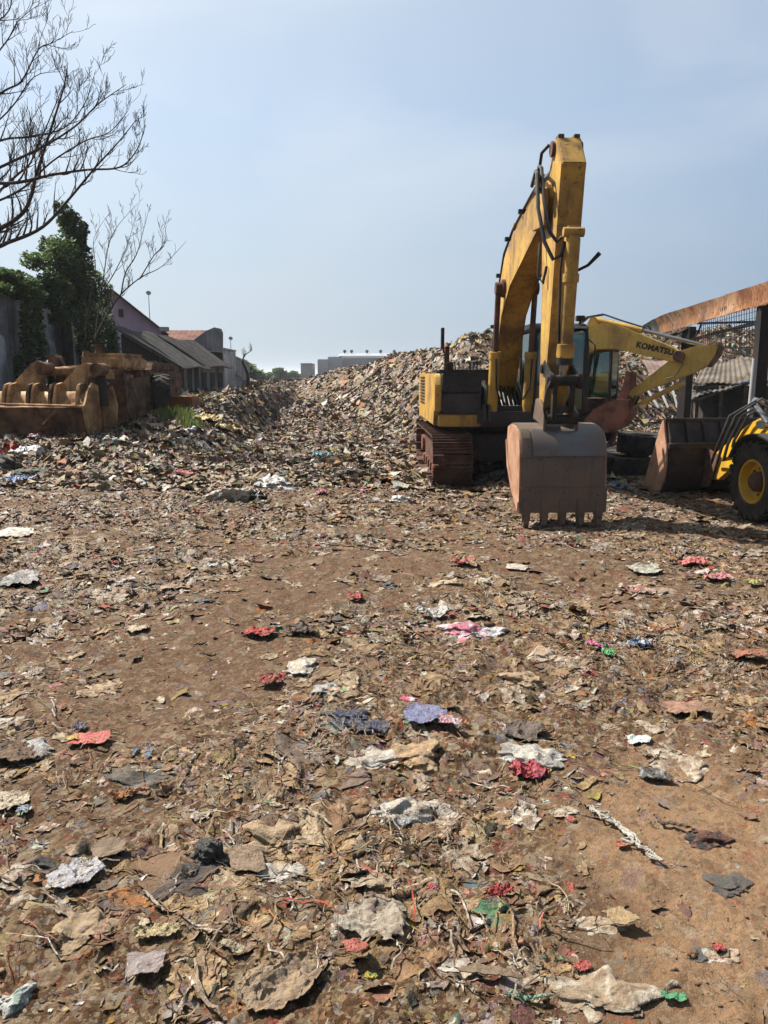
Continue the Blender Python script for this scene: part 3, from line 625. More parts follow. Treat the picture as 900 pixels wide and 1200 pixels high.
    for x in (wl - 0.012, wr): m.prism([(13.5, 1.35), (13.42, 1.35), (12.62, 2.72), (11.95, 3.12), (10.0, 3.66), (10.0, 3.70), (11.97, 3.18), (12.7, 2.78)], x, x + 0.012)
    part('edge_strip', m, 'yellow', bo)
    m = MB(); m.cyl((wl - 0.12, 12.42, 3.13), (wr + 0.12, 12.42, 3.13), 0.085); m.cyl((wl - 0.05, 12.42, 3.13), (wr + 0.05, 12.42, 3.13), 0.14); part('boss', m, 'rust', bo, 0.008)
    for s, x in ((-1, wl - 0.10), (1, wr + 0.10)):
        m = MB(); m.cyl((x, 12.74, 1.2), (x, 12.60, 2.10), 0.085, n=18); m.cyl((x, 12.605, 2.05), (x, 12.592, 2.16), 0.1, n=18); m.cyl((x - 0.06, 12.74, 1.2), (x + 0.06, 12.74, 1.2), 0.09)
        c = part('boom_cylinder', m, 'yellow', root, 0.004)
        m = MB(); m.cyl((x, 12.60, 2.1), (x, 12.43, 3.1), 0.045); m.cyl((x - 0.05, 12.42, 3.13), (x + 0.05, 12.42, 3.13), 0.095); part('piston_rod', m, 'rust', c)
        m = MB(); m.tube([(x - 0.1 * s, 12.62, 1.4), (x - 0.02 * s, 12.5, 1.6), (x, 12.47, 2.05)], 0.016); part('pipe', m, 'hose', c)
    # pipes on the boom's shaded side and back
    m = MB()
    for k in range(4):
        x = 1.86 + k * 0.12; m.tube([(x, 13.72, 1.7), (x, 13.16, 3.05), (x, 12.62, 3.68), (x, 11.95, 3.92), (x, 10.7, 4.14), (x, 10.2, 4.2)], 0.02)
    for y, z in ((13.35, 2.6), (12.9, 3.38), (12.2, 3.83), (11.2, 4.03)): m.box((2.04, y, z), (0.5, 0.06, 0.06))
    part('boom_pipes', m, 'dark', bo)
    # arm cylinder on the boom's back
    m = MB(); m.cyl((2.04, 12.15, 4.0), (2.04, 10.75, 4.33), 0.095, n=18); m.prism([(12.4, 3.65), (11.95, 3.76), (12.08, 4.08), (12.2, 4.08)], 1.94, 2.14); m.cyl((1.9, 12.14, 4.0), (2.18, 12.14, 4.0), 0.06)
    c = part('arm_cylinder', m, 'yellow', root, 0.005)
    m = MB(); m.cyl((2.05, 10.75, 4.33), (2.10, 9.72, 4.42), 0.05); part('piston_rod', m, 'steel', c)
    # work lamp on the boom
    # arm
    WARP = lambda v: (v[0] - 0.12, v[1], v[2])
    al, ar = 2.01, 2.295
    prof_a = [(9.62, 4.52), (9.52, 4.52), (9.24, 4.17), (9.27, 4.05), (9.52, 2.3), (9.66, 1.55), (9.72, 1.40), (9.90, 1.36), (9.97, 1.5), (10.0, 2.3), (10.12, 3.55), (10.02, 3.9), (9.84, 4.2), (9.76, 4.48)]
    m = MB(); m.prism(prof_a, al, ar); a = part('arm', m, 'yellow', root, 0.014)
    m = MB(); 
    for x in (al - 0.05, ar): m.cyl((x, 9.86, 3.86), (x + 0.05, 9.86, 3.86), 0.15, n=20); m.cyl((x + 0.01, 9.64, 4.42), (x + 0.04, 9.64, 4.42), 0.09)
    for x in (al + 0.02, ar - 0.08): m.box((x + 0.03, 9.58, 4.53), (0.07, 0.14, 0.05))
    part('pivot_boss', m, 'rust', a, 0.006)
    m = MB(); 
    for x in (al - 0.1, ar - 0.0): m.prism([(9.6, 3.55), (10.25, 3.6), (10.22, 3.95), (9.9, 4.05), (9.62, 3.98)], x, x + 0.05)
    part('boom_tip_plate', m, 'yellow', bo, 0.008)
    # bucket cylinder with its barrel
    m = MB(); m.cyl((2.15, 9.13, 3.33), (2.15, 9.29, 2.06), 0.08, n=20); m.cyl((2.15, 9.27, 2.16), (2.15, 9.295, 2.0), 0.105, n=20); m.cyl((2.15, 9.18, 2.95), (2.15, 9.19, 2.85), 0.097, n=20)
    m.prism([(9.08, 3.3), (9.34, 3.3), (9.34, 3.46), (9.15, 3.48)], 2.09, 2.21); m.cyl((2.03, 9.14, 3.4), (2.27, 9.14, 3.4), 0.055)
    c = part('bucket_cylinder', m, 'yellow', root, 0.005)
    m = MB(); m.cyl((2.15, 9.29, 2.05), (2.15, 9.37, 1.72), 0.05); part('piston_rod', m, 'steel', c)
    m = MB(); m.cyl((2.15, 9.29, 2.02), (2.15, 9.3, 1.92), 0.10, n=18); m.tube([(2.06, 9.2, 3.3), (2.03, 9.2, 3.0), (2.05, 9.24, 2.5), (2.06, 9.28, 2.1)], 0.016); part('pipe', m, 'dark', c)
    m = MB(); m.tube([(2.30, 9.42, 3.02), (2.38, 9.3, 3.06), (2.48, 9.2, 3.18)], [0.018, 0.018, 0.026]); part('grease_arm', m, 'black', root)
    # big hoses looping from boom tip to arm
    m = MB()
    m.tube([(1.90, 10.3, 4.16), (1.86, 9.9, 4.24), (1.80, 9.55, 4.12), (1.78, 9.35, 3.7), (1.84, 9.22, 3.3), (1.93, 9.15, 3.1), (2.02, 9.16, 3.15), (2.07, 9.2, 3.3)], 0.024)
    m.tube([(1.98, 10.3, 4.16), (1.90, 9.92, 4.30), (1.86, 9.6, 4.2), (1.85, 9.38, 3.8), (1.90, 9.24, 3.42), (1.98, 9.2, 3.3), (2.04, 9.25, 3.36)], 0.022)
    m.tube([(1.93, 10.1, 4.2), (1.9, 9.8, 4.42), (1.96, 9.7, 4.48)], 0.02)
    m.tube([(1.94, 9.9, 3.4), (1.90, 9.78, 3.0), (1.95, 9.72, 2.9), (1.985, 9.7, 3.1)], 0.018)
    for z in (3.95, 4.05): m.box((1.84, 9.6, z), (0.1, 0.12, 0.05))
    part('hoses', m, 'hose', root)
    # linkage
    WARP = lambda v: (2.06 + (v[0] - 2.18) * 0.82, v[1], v[2])
    m = MB()
    for x in (1.955, 2.335):
        m.prism([(9.80, 1.92), (9.70, 1.98), (9.33, 1.80), (9.28, 1.70), (9.36, 1.64), (9.74, 1.80)], x, x + 0.04)
    for x in (2.03, 2.29):
        m.prism([(9.30, 1.78), (9.40, 1.78), (9.44, 1.3), (9.48, 1.22), (9.38, 1.2), (9.32, 1.3)], x - 0.03, x + 0.03)
    m.b2(2.05, 2.27, 9.34, 9.42, 1.34, 1.42)
    for x0, x1, y, z, r in ((1.9, 2.44, 9.35, 1.73, 0.065), (1.93, 2.41, 9.42, 1.26, 0.06), (1.93, 2.40, 9.77, 1.87, 0.06), (1.93, 2.40, 9.84, 1.42, 0.07)):
        m.cyl((x0, y, z), (x1, y, z), r)
    for x in (1.93, 2.36): m.cyl((x, 9.35, 1.73), (x + 0.06, 9.35, 1.73), 0.10)
    part('bucket_linkage', m, 'black', root, 0.008)
    m = MB(); m.tube([(2.0, 9.3, 1.8), (1.88, 9.25, 1.62), (1.86, 9.28, 1.4), (1.93, 9.4, 1.26)], 0.02); m.tube([(2.42, 9.3, 1.6), (2.46, 9.28, 1.45), (2.42, 9.35, 1.25)], 0.012); part('link_hose', m, 'hose', root)
    WARP = lambda v: (v[0] - 0.12, v[1], v[2])
    # bucket, curled under, resting on its teeth
    bx0, bx1 = 1.665, 2.70
    outer = [(9.25, 0.20), (9.26, 0.5), (9.29, 0.85), (9.35, 1.03), (9.46, 1.13), (9.66, 1.18), (9.92, 1.19), (10.12, 1.15)]
    inner = [(10.10, 1.12), (9.92, 1.155), (9.68, 1.145), (9.48, 1.10), (9.38, 1.01), (9.325, 0.85), (9.295, 0.5), (9.285, 0.20)]
    m = MB(); m.prism(outer + inner, bx0, bx1); b = part('bucket', m, 'shell', root, 0.006, 40)
    m = MB(); m.prism([(9.235, 0.16), (9.238, 0.44), (9.262, 0.44), (9.255, 0.16)], bx0 - 0.025, bx1 + 0.025); m.b2(bx0 - 0.02, bx1 + 0.02, 9.225, 9.29, 0.13, 0.2); part('cutting_edge', m, 'shell', b, 0.006)
    m = MB(); m.prism([(9.268, 0.82), (9.275, 0.86), (9.338, 1.04), (9.45, 1.142), (9.46, 1.12), (9.36, 1.02), (9.30, 0.85)], bx0 + 0.14, bx1 - 0.004); part('wear_plate', m, 'band', b, 0.004, 45)
    m = MB(); m.prism([(9.27, 0.80), (9.338, 1.04), (9.45, 1.142), (9.46, 1.12), (9.36, 1.02), (9.30, 0.80)], bx0 + 0.004, bx0 + 0.12); part('wear_plate', m, 'shell', b, 0.004)
    side = [(9.27, 0.17), (9.27, 0.5), (9.30, 0.85), (9.36, 1.02), (9.47, 1.115), (9.66, 1.165), (9.92, 1.175), (10.12, 1.13), (10.16, 0.95), (10.02, 0.62), (9.72, 0.36), (9.42, 0.22)]
    for x in (bx0 - 0.02, bx1 - 0.008):
        m = MB(); m.prism(side, x, x + 0.028); part('side_plate', m, 'side', b, 0.006)
    m = MB()
    for x in (bx0 - 0.035, bx1 + 0.005): m.prism([(9.28, 0.13), (9.42, 0.20), (9.72, 0.34), (10.05, 0.62), (10.18, 0.95), (10.13, 0.97), (9.98, 0.68), (9.70, 0.44), (9.42, 0.30), (9.27, 0.26)], x, x + 0.03)
    part('side_cutter', m, 'side', b, 0.005)
    m = MB()
    for x in (1.97, 2.36): m.prism([(9.42, 1.06), (9.40, 1.34), (9.46, 1.36), (9.78, 1.50), (9.90, 1.50), (10.02, 1.24), (9.7, 1.2)], x - 0.02, x + 0.02)
    part('hinge_ears', m, 'shell', b, 0.008)
    for k in range(5):
        x = bx0 + 0.07 + k * (bx1 - bx0 - 0.14) / 4
        m = MB(); m.prism([(9.215, 0.30), (9.30, 0.30), (9.315, 0.12), (9.275, 0.0), (9.245, 0.0), (9.205, 0.12)], x - 0.048, x + 0.048); m.prism([(9.222, 0.12), (9.205, -0.02), (9.26, -0.10), (9.285, 0.0), (9.30, 0.12)], x - 0.034, x + 0.034)
        part('tooth', m, 'shell', b, 0.01)
    # cab
    WARP = None
    cx0, cx1, cy0, cy1, cz0, cz1 = 2.40, 3.32, 12.72, 14.5, 1.12, 2.62
    m = MB(); m.b2(cx0, cx1, cy0, cy1, cz0, cz0 + 0.10); m.prism([(cy0 + 0.10, cz1 - 0.02), (cy0 + 0.02, cz1 - 0.10), (cy1, cz1 - 0.10), (cy1 - 0.1, cz1 + 0.02), (cy0 + 0.3, cz1 + 0.02)], cx0, cx1)
    m.b2(cx0, cx1, cy0 + 1.1, cy1, cz0, cz0 + 0.75)
    cb = part('cab', m, 'dark', root, 0.03)
    m = MB()
    for x in (cx0 + 0.035, cx1 - 0.045):
        m.tube([(x, cy0 + 0.03, cz0 + 0.1), (x, cy0 + 0.0, cz0 + 0.5), (x, cy0 + 0.02, cz0 + 1.1), (x, cy0 + 0.12, cz1 - 0.06)], 0.045); m.tube([(x, cy0 + 1.1, cz0 + 0.05), (x, cy0 + 1.1, cz1 - 0.05)], 0.04); m.tube([(x, cy1 - 0.05, cz0 + 0.7), (x, cy1 - 0.08, cz1 - 0.05)], 0.045)
    m.tube([(cx0 + 0.05, cy0 + 0.02, cz0 + 0.52), (cx1 - 0.05, cy0 + 0.02, cz0 + 0.52)], 0.022)
    part('pillars', m, 'dark', cb)
    g = MB(); g.b2(cx0 + 0.08, cx1 - 0.08, cy0 + 0.01, cy0 + 0.016, cz0 + 0.55, cz1 - 0.14); g.b2(cx0 + 0.08, cx1 - 0.08, cy0 + 0.01, cy0 + 0.016, cz0 + 0.12, cz0 + 0.50)
    part('windscreen', g, 'glass', cb)
    for x in (cx0 + 0.02, cx1 - 0.03):
        g = MB(); g.b2(x, x + 0.006, cy0 + 0.08, cy0 + 1.05, cz0 + 0.14, cz1 - 0.14); part('side_window', g, 'glass', cb)
    g = MB(); g.b2(cx0 + 0.08, cx1 - 0.08, cy1 - 0.05, cy1 - 0.044, cz0 + 0.8, cz1 - 0.16); part('rear_window', g, 'glass', cb)
    m = MB(); m.box((cx0 + 0.42, cy0 + 0.95, cz0 + 0.42), (0.46, 0.46, 0.14)); m.box((cx0 + 0.42, cy0 + 1.16, cz0 + 0.82), (0.44, 0.12, 0.7)); m.box((cx0 + 0.42, cy0 + 1.17, cz0 + 1.24), (0.24, 0.08, 0.16)); m.box((cx0 + 0.42, cy0 + 0.98, cz0 + 0.24), (0.3, 0.3, 0.26)); part('seat', m, 'black', cb, 0.03)
    m = MB()
    for x in (cx0 + 0.14, cx0 + 0.70): m.box((x, cy0 + 0.8, cz0 + 0.4), (0.1, 0.5, 0.5)); m.tube([(x, cy0 + 0.6, cz0 + 0.65), (x, cy0 + 0.58, cz0 + 0.85)], [0.012, 0.025])
    for x in (cx0 + 0.34, cx0 + 0.5): m.tube([(x, cy0 + 0.35, cz0 + 0.1), (x, cy0 + 0.25, cz0 + 0.55)], 0.012)
    part('controls', m, 'black', cb, 0.01)
    m = MB(); m.tube([(cx0 + 0.2, cy0 - 0.01, cz0 + 0.52), (cx0 + 0.33, cy0 - 0.01, cz0 + 1.1)], 0.01); part('wiper', m, 'black', cb)
    m = MB(); m.box((cx1 - 0.12, cy0 + 0.2, cz1 + 0.09), (0.14, 0.1, 0.09)); m.cyl((cx1 - 0.12, cy0 + 0.2, cz1), (cx1 - 0.12, cy0 + 0.2, cz1 + 0.06), 0.02); part('work_lamp', m, 'black', cb, 0.01)
    m = MB(); m.tube([(cx1 - 0.02, cy0 + 0.02, cz0 + 0.3), (cx1 + 0.06, cy0 - 0.1, cz0 + 0.4), (cx1 + 0.06, cy0 - 0.1, cz0 + 1.15), (cx1 - 0.02, cy0 + 0.02, cz0 + 1.25)], 0.013)
    m.tube([(cx0 + 0.1, cy0 - 0.04, cz0 + 0.04), (cx1 - 0.05, cy0 - 0.04, cz0 + 0.04)], 0.02); part('grab_rail', m, 'black', cb)
excavator_one()

def excavator_two():
    """the second digger, boom level, arm folded back so its bucket hangs behind the tyres"""
    global ORG
    fx, fy = 4.35, 20.2; ang = math.atan2(-0.52, 0.855)
    # shapes are laid down with the machine's forward along -Y, then turned so that forward points (0.855,-0.52)
    root = thing('excavator', 'smaller yellow excavator behind, its level boom and folded arm reaching right over the heap', 'excavator', (fx, fy, 0.0), ang + R(90), 'excavators')
    ORG = Vector((0, 0, 0))
    fw = lambda u, z, x: (x, -u, z)          # u forward, x sideways (machine's left is -x... seen from behind)
    for xc in (-0.85, 0.85): make_track(root, xc - 0.25, xc + 0.25, -1.5, 1.6, -0.05, 0.65)
    m = MB(); m.b2(-0.6, 0.6, -0.8, 0.8, 0.3, 0.6); m.cyl((0, 0, 0.55), (0, 0, 0.75), 0.5, n=24); part('undercarriage', m, 'black', root, 0.02)
    m = MB(); m.b2(-1.0, 1.0, -0.95, 1.6, 0.72, 0.84); part('revolving_deck', m, 'dark', root, 0.02)
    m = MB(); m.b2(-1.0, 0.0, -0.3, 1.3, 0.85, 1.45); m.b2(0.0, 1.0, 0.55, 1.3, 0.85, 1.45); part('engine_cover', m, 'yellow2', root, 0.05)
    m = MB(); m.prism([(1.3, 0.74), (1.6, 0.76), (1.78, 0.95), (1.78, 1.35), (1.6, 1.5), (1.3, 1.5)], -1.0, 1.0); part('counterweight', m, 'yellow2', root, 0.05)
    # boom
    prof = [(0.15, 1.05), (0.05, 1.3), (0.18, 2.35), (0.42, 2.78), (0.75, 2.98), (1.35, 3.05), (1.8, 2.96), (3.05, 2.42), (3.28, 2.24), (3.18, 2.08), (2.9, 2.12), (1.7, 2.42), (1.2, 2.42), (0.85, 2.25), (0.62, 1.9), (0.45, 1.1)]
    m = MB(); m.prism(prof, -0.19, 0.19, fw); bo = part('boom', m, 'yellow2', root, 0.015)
    m = MB(); m.cyl((-0.27, -0.95, 2.42), (0.27, -0.95, 2.42), 0.07); m.cyl((-0.25, -3.17, 2.22), (0.25, -3.17, 2.22), 0.13, n=20); part('boss', m, 'rust', bo, 0.006)
    for x in (-0.26, 0.26):
        m = MB(); m.cyl((x, -0.75, 1.0), (x, -0.85, 1.75), 0.07); c = part('boom_cylinder', m, 'black', root)
        m = MB(); m.cyl((x, -0.85, 1.75), (x, -0.95, 2.42), 0.04); part('piston_rod', m, 'black', c)
    m = MB(); m.prism([(0.45, 2.32), (0.62, 2.30), (0.66, 2.62), (0.5, 2.62)], -0.30, -0.2, fw); part('lamp', m, 'black', bo, 0.01)
    # arm cylinder
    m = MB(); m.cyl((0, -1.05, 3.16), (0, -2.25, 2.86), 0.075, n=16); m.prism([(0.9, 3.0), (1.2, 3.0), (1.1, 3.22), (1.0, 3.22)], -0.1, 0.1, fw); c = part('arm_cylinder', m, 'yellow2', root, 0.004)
    m = MB(); m.cyl((0, -2.25, 2.86), (0, -3.72, 2.46), 0.045); part('piston_rod', m, 'steel', c)
    m = MB()
    for x in (-0.1, 0.1, 0.0): m.tube([(x, -0.3, 2.75), (x, -0.9, 3.22), (x, -1.3, 3.27), (x, -1.7, 3.12), (x, -2.3, 2.92)], 0.018)
    m.tube([(-0.22, -3.0, 2.3), (-0.26, -3.3, 2.05), (-0.22, -3.1, 1.75), (-0.2, -2.9, 1.7)], 0.014)
    part('hoses', m, 'hose', bo)
    # KOMATSU lettering painted on the boom side that faces the viewer
    tx = bpy.data.curves.new('lettering', 'FONT'); tx.body = 'KOMATSU'; tx.size = 0.185; tx.extrude = 0.001; tx.offset = 0.009; tx.space_character = 1.05
    to = bpy.data.objects.new('tmp', tx); C.objects.link(to); dg = bpy.context.evaluated_depsgraph_get(); me = bpy.data.meshes.new_from_object(to.evaluated_get(dg)); bpy.data.objects.remove(to)
    # machine side facing the viewer is x<0 here; text runs forward (u) and up
    sl_ = math.atan2(-0.50, 1.35); rot = Matrix(((0, 0, -1), (-1, 0, 0), (0, 1, 0))); tilt = Matrix.Rotation(sl_ + 0.12, 3, 'Z')
    for v in me.vertices: v.co = rot @ (tilt @ Vector(v.co)) + Vector((-0.196, -2.16, 2.46))
    link_mesh('lettering', me, M['black'], bo, 30)
    # arm: rear plate at u~3.95, pivot 3.17, runs back and down to u~2.15
    prof = [(3.98, 2.50), (4.06, 2.42), (3.86, 2.02), (3.4, 1.80), (2.5, 1.44), (2.02, 1.16), (1.96, 1.24), (2.02, 1.36), (2.6, 1.84), (2.98, 2.16), (3.2, 2.36), (3.45, 2.44)]
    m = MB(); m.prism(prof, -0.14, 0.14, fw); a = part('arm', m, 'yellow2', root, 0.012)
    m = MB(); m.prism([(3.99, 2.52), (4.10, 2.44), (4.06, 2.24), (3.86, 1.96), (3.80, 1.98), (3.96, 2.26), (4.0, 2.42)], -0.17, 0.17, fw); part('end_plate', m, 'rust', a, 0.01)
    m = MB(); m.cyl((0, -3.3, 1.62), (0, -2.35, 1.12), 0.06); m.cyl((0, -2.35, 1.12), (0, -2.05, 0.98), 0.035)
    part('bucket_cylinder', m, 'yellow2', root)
    m = MB()
    for x in (-0.16, 0.13): m.prism([(2.2, 1.32), (2.26, 1.24), (2.1, 0.9), (2.02, 0.94)], x, x + 0.03, fw); m.prism([(2.12, 0.98), (2.1, 0.9), (1.62, 1.0), (1.62, 1.1)], x, x + 0.03, fw)
    m.cyl((-0.2, -2.07, 1.22), (0.2, -2.07, 1.22), 0.06); m.cyl((-0.2, -2.07, 0.95), (0.2, -2.07, 0.95), 0.05); m.cyl((-0.2, -1.62, 1.05), (0.2, -1.62, 1.05), 0.06)
    part('bucket_linkage', m, 'oldrust', root, 0.006)
    bk = [(2.05, 1.28), (1.85, 1.36), (1.55, 1.12), (1.30, 0.98), (0.95, 0.62), (0.92, 0.52), (1.15, 0.42), (1.6, 0.40), (1.95, 0.55), (2.15, 0.85), (2.16, 1.1)]
    m = MB(); n = len(bk); m.prism([(1.8, 1.22), (2.12, 1.2), (2.16, 0.85), (1.98, 0.52), (1.6, 0.36), (1.1, 0.38), (0.88, 0.52), (0.92, 0.56), (1.12, 0.43), (1.58, 0.41), (1.94, 0.57), (2.11, 0.86), (2.07, 1.15), (1.82, 1.17)], -0.34, 0.34, fw)
    b = part('bucket', m, 'rustred', root, 0.006)
    for x in (-0.36, 0.335):
        m = MB(); m.prism([(0.90, 0.53), (1.12, 0.40), (1.6, 0.38), (1.97, 0.54), (2.14, 0.85), (2.10, 1.19), (1.8, 1.2), (1.3, 0.98)], x, x + 0.025, fw); part('side_plate', m, 'rustred', b, 0.004)
    for k in range(4):
        x = -0.29 + 0.19 * k; m = MB(); m.prism([(0.98, 0.56), (0.74, 0.60), (0.98, 0.48)], x - 0.035, x + 0.035, fw); part('tooth', m, 'rustred', b, 0.005)
    # raised bracket plates by the link (red, upright in the photo)
    m = MB()
    for x in (-0.3, 0.26): m.prism([(1.75, 1.1), (2.05, 1.15), (2.12, 1.5), (2.1, 1.86), (1.98, 1.9), (1.93, 1.5)], x, x + 0.04, fw)
    part('quick_link', m, 'rustred', b, 0.006)
    # cab, on the machine's left, beyond the boom for the viewer
    x0, x1, u0, u1, z0, z1 = 0.3, 1.0, 0.2, 1.5, 0.85, 2.45
    m = MB(); m.b2(x0, x1, -u1, -u0, z0, z0 + 0.35); m.b2(x0, x1, -u1 + 0.03, -u0, z1 - 0.07, z1); cb = part('cab', m, 'oldrust', root, 0.02)
    m = MB()
    for x in (x0 + 0.04, x1 - 0.04):
        for u in (u0 + 0.05, 0.35, u1 - 0.05): m.tube([(x, -u, z0 + 0.3), (x, -u + 0.02, z1 - 0.04)], 0.045)
    m.b2(x0 + 0.02, x1 - 0.02, -u1 + 0.02, -u1 + 0.06, z0 + 0.75, z0 + 0.8)
    part('pillars', m, 'dark', cb)
    for (a0, a1, b0, b1) in ((x0 + 0.03, x0 + 0.036, -u1 + 0.06, -u0 - 0.06), (x1 - 0.036, x1 - 0.03, -u1 + 0.06, -u0 - 0.06), (x0 + 0.06, x1 - 0.06, -u1 + 0.03, -u1 + 0.036)):
        g = MB(); g.b2(a0, a1, b0, b1, z0 + 0.36, z1 - 0.08); part('window', g, 'glass', cb)
    m = MB(); m.box((0.65, 0.0, z0 + 0.55), (0.42, 0.42, 0.14)); m.box((0.65, 0.2, z0 + 0.9), (0.4, 0.1, 0.6)); part('seat', m, 'black', cb, 0.02)
excavator_two()

def make_tyre(root, c, ax, ro, ri, w, lugs=20, name='tyre', mat='rubber'):
    c = Vector(c); ax = Vector(ax).normalized()
    prof = [(-w / 2 * 0.8, ri), (-w / 2 * 0.96, ri * 1.12), (-w / 2, (ro + ri) / 2), (-w / 2 * 0.93, ro * 0.93), (-w / 2 * 0.75, ro * 0.965), (0, ro * 0.975), (w / 2 * 0.75, ro * 0.965), (w / 2 * 0.93, ro * 0.93), (w / 2, (ro + ri) / 2), (w / 2 * 0.96, ri * 1.12), (w / 2 * 0.8, ri)]
    m = MB(); m.lathe(prof, c, ax, 48)
    m.lathe([(w / 2 * 0.8, ri), (0, ri * 0.96), (-w / 2 * 0.8, ri)], c, ax, 48)
    u = ax.orthogonal().normalized(); v = ax.cross(u)
    for s in (-1, 1):
        for k in range(lugs):
            a = 2 * pi * (k + (0.5 if s > 0 else 0)) / lugs; rad = u * cos(a) + v * sin(a); tan = -u * sin(a) + v * cos(a)
            rot = Matrix((ax * 1.0, tan, rad)).transposed() @ Matrix.Rotation(0.5 * s, 3, 'Z')
            m.box(c + ax * s * w * 0.27 + rad * ro * 0.972, (w * 0.5, ro * 0.10, ro * 0.07), rot)
            rot2 = Matrix((ax * 1.0, tan, rad)).transposed(); m.box(c + ax * s * w * 0.48 + rad * ro * 0.90, (w * 0.06, ro * 0.10, ro * 0.12), rot2)
    return part(name, m, mat, root, 0, 30)

def wheel_loader():
    """newer yellow wheel loader, mostly beyond the right edge; forward is +Y here"""
    global ORG, WARP; ORG = Vector((0, 0, 0))
    WARP = lambda v: (v[0], v[1] if v[1] < 0.55 else (0.55 + (v[1] - 0.55) * 1.988 if v[1] < 1.38 else 2.2 + (v[1] - 1.38) * 0.72), v[2])
    root = thing('wheel_loader', 'yellow wheel loader cut off by the right edge, dark bucket lowered before it', 'wheel loader', (5.68, 9.55, 0), R(6))
    def wheel(x, y, s):
        t = thing('tmp', None, None); bpy.data.objects.remove(t)
        ty = make_tyre(root, (x, y, 0.485), (1, 0, 0), 0.50, 0.27, 0.40, 22, 'wheel')
        m = MB(); o = Vector((x, y, 0.485)); ax = Vector((s, 0, 0))
        m.lathe([(0.165, 0.285), (0.185, 0.27), (0.18, 0.255), (0.12, 0.24), (0.08, 0.225), (0.06, 0.12), (0.06, 0.0)], o, ax, 40); part('rim', m, 'yellow3', ty, 0, 40)
        m = MB(); m.lathe([(0.06, 0.13), (0.14, 0.12), (0.17, 0.09), (0.175, 0.0)], o, ax, 24)
        for k in range(8): a = 2 * pi * k / 8; m.cyl((x + s * 0.06, y + 0.165 * cos(a), 0.485 + 0.165 * sin(a)), (x + s * 0.085, y + 0.165 * cos(a), 0.485 + 0.165 * sin(a)), 0.016, n=6)
        part('hub', m, 'rust', ty, 0, 40)
    for x, s in ((-0.93, -1), (0.93, 1)):
        for y in (0.0, -2.3): wheel(x, y, s)
    m = MB(); m.b2(-0.55, 0.55, -0.75, 0.75, 0.42, 0.95); m.b2(-0.7, 0.7, -0.12, 0.12, 0.38, 0.6); m.cyl((-0.75, -2.3, 0.49), (0.75, -2.3, 0.49), 0.12); part('chassis', m, 'dark', root, 0.03)
    m = MB(); m.prism([(0.62, 0.6), (0.5, 1.14), (0.25, 1.26), (-0.3, 1.30), (-0.55, 1.3), (-0.55, 0.7)], -0.52, 0.52); part('front_frame', m, 'yellow3', root, 0.03)
    m = MB(); m.b2(-0.6, 0.6, -3.4, -1.6, 0.7, 1.5); m.prism([(-3.4, 0.6), (-3.7, 0.7), (-3.7, 1.3), (-3.4, 1.5)], -0.6, 0.6); part('engine_hood', m, 'yellow3', root, 0.06)
    for s in (-1, 1):
        m = MB(); x = s * 0.93
        arc = [(0.60 * cos(a), 0.485 + 0.60 * sin(a)) for a in [R(d) for d in range(25, 150, 12)]]; arc2 = [(0.575 * cos(a), 0.485 + 0.575 * sin(a)) for a in [R(d) for d in range(25, 150, 12)]][::-1]
        m.prism(arc + arc2, x - 0.2, x + 0.2); part('mudguard', m, 'dark', root, 0.006)
    # cab
    m = MB(); m.b2(-0.6, 0.6, -1.6, -0.45, 0.85, 1.45); m.b2(-0.62, 0.62, -1.65, -0.4, 2.55, 2.65); cb = part('cab', m, 'yellow3', root, 0.03)
    m = MB()
    for x in (-0.56, 0.56):
        for y in (-1.55, -0.5): m.tube([(x, y, 1.4), (x, y, 2.57)], 0.045)
    part('pillars', m, 'dark', cb)
    for a0, a1, b0, b1 in ((-0.57, -0.564, -1.5, -0.55), (0.564, 0.57, -1.5, -0.55), (-0.52, 0.52, -0.5, -0.494), (-0.52, 0.52, -1.556, -1.55)):
        g = MB(); g.b2(a0, a1, b0, b1, 1.46, 2.54); part('window', g, 'glass', cb)
    # lift arms
    for s in (-1, 1):
        x = s * 0.42
        m = MB(); m.prism([(0.05, 1.38), (0.30, 1.42), (0.85, 1.16), (1.30, 0.62), (1.48, 0.30), (1.38, 0.20), (1.22, 0.24), (0.85, 0.72), (0.45, 1.02), (0.0, 1.12)], x - 0.05, x + 0.05); a = part('lift_arm', m, 'yellow3', root, 0.012)
        m = MB(); m.cyl((x - 0.09, 1.40, 0.28), (x + 0.09, 1.40, 0.28), 0.075); m.cyl((x - 0.08, 0.12, 1.26), (x + 0.08, 0.12, 1.26), 0.08); part('pin', m, 'rust', a, 0.004)
        m = MB(); m.cyl((x * 0.75, 0.25, 0.75), (x * 0.75, 0.75, 0.86), 0.06); c = part('lift_cylinder', m, 'yellow3', root)
        m = MB(); m.cyl((x * 0.75, 0.75, 0.86), (x, 1.0, 0.75), 0.035); part('piston_rod', m, 'steel', c)
    m = MB(); m.prism([(0.75, 1.44), (0.95, 1.5), (1.05, 1.32), (0.98, 0.9), (0.92, 0.55), (0.82, 0.55), (0.82, 1.0)], -0.06, 0.06); m.cyl((-0.1, 0.9, 1.4), (0.1, 0.9, 1.4), 0.07); m.cyl((0, 0.2, 1.2), (0, 0.8, 1.42), 0.06)
    m.prism([(0.9, 0.56), (0.92, 0.64), (1.42, 0.66), (1.42, 0.58)], -0.05, 0.05); part('tilt_linkage', m, 'black', root, 0.01)
    m = MB()
    for k in range(4): x = -0.72 + 0.09 * k; m.tube([(x * 0.6, 0.35, 1.24), (x, 0.62, 1.46 + 0.03 * (k % 2)), (x - 0.06, 0.86, 1.24), (x - 0.05, 1.02, 0.72 + 0.05 * k), (x + 0.1, 1.2, 0.5)], 0.016)
    part('hoses', m, 'hose', root)
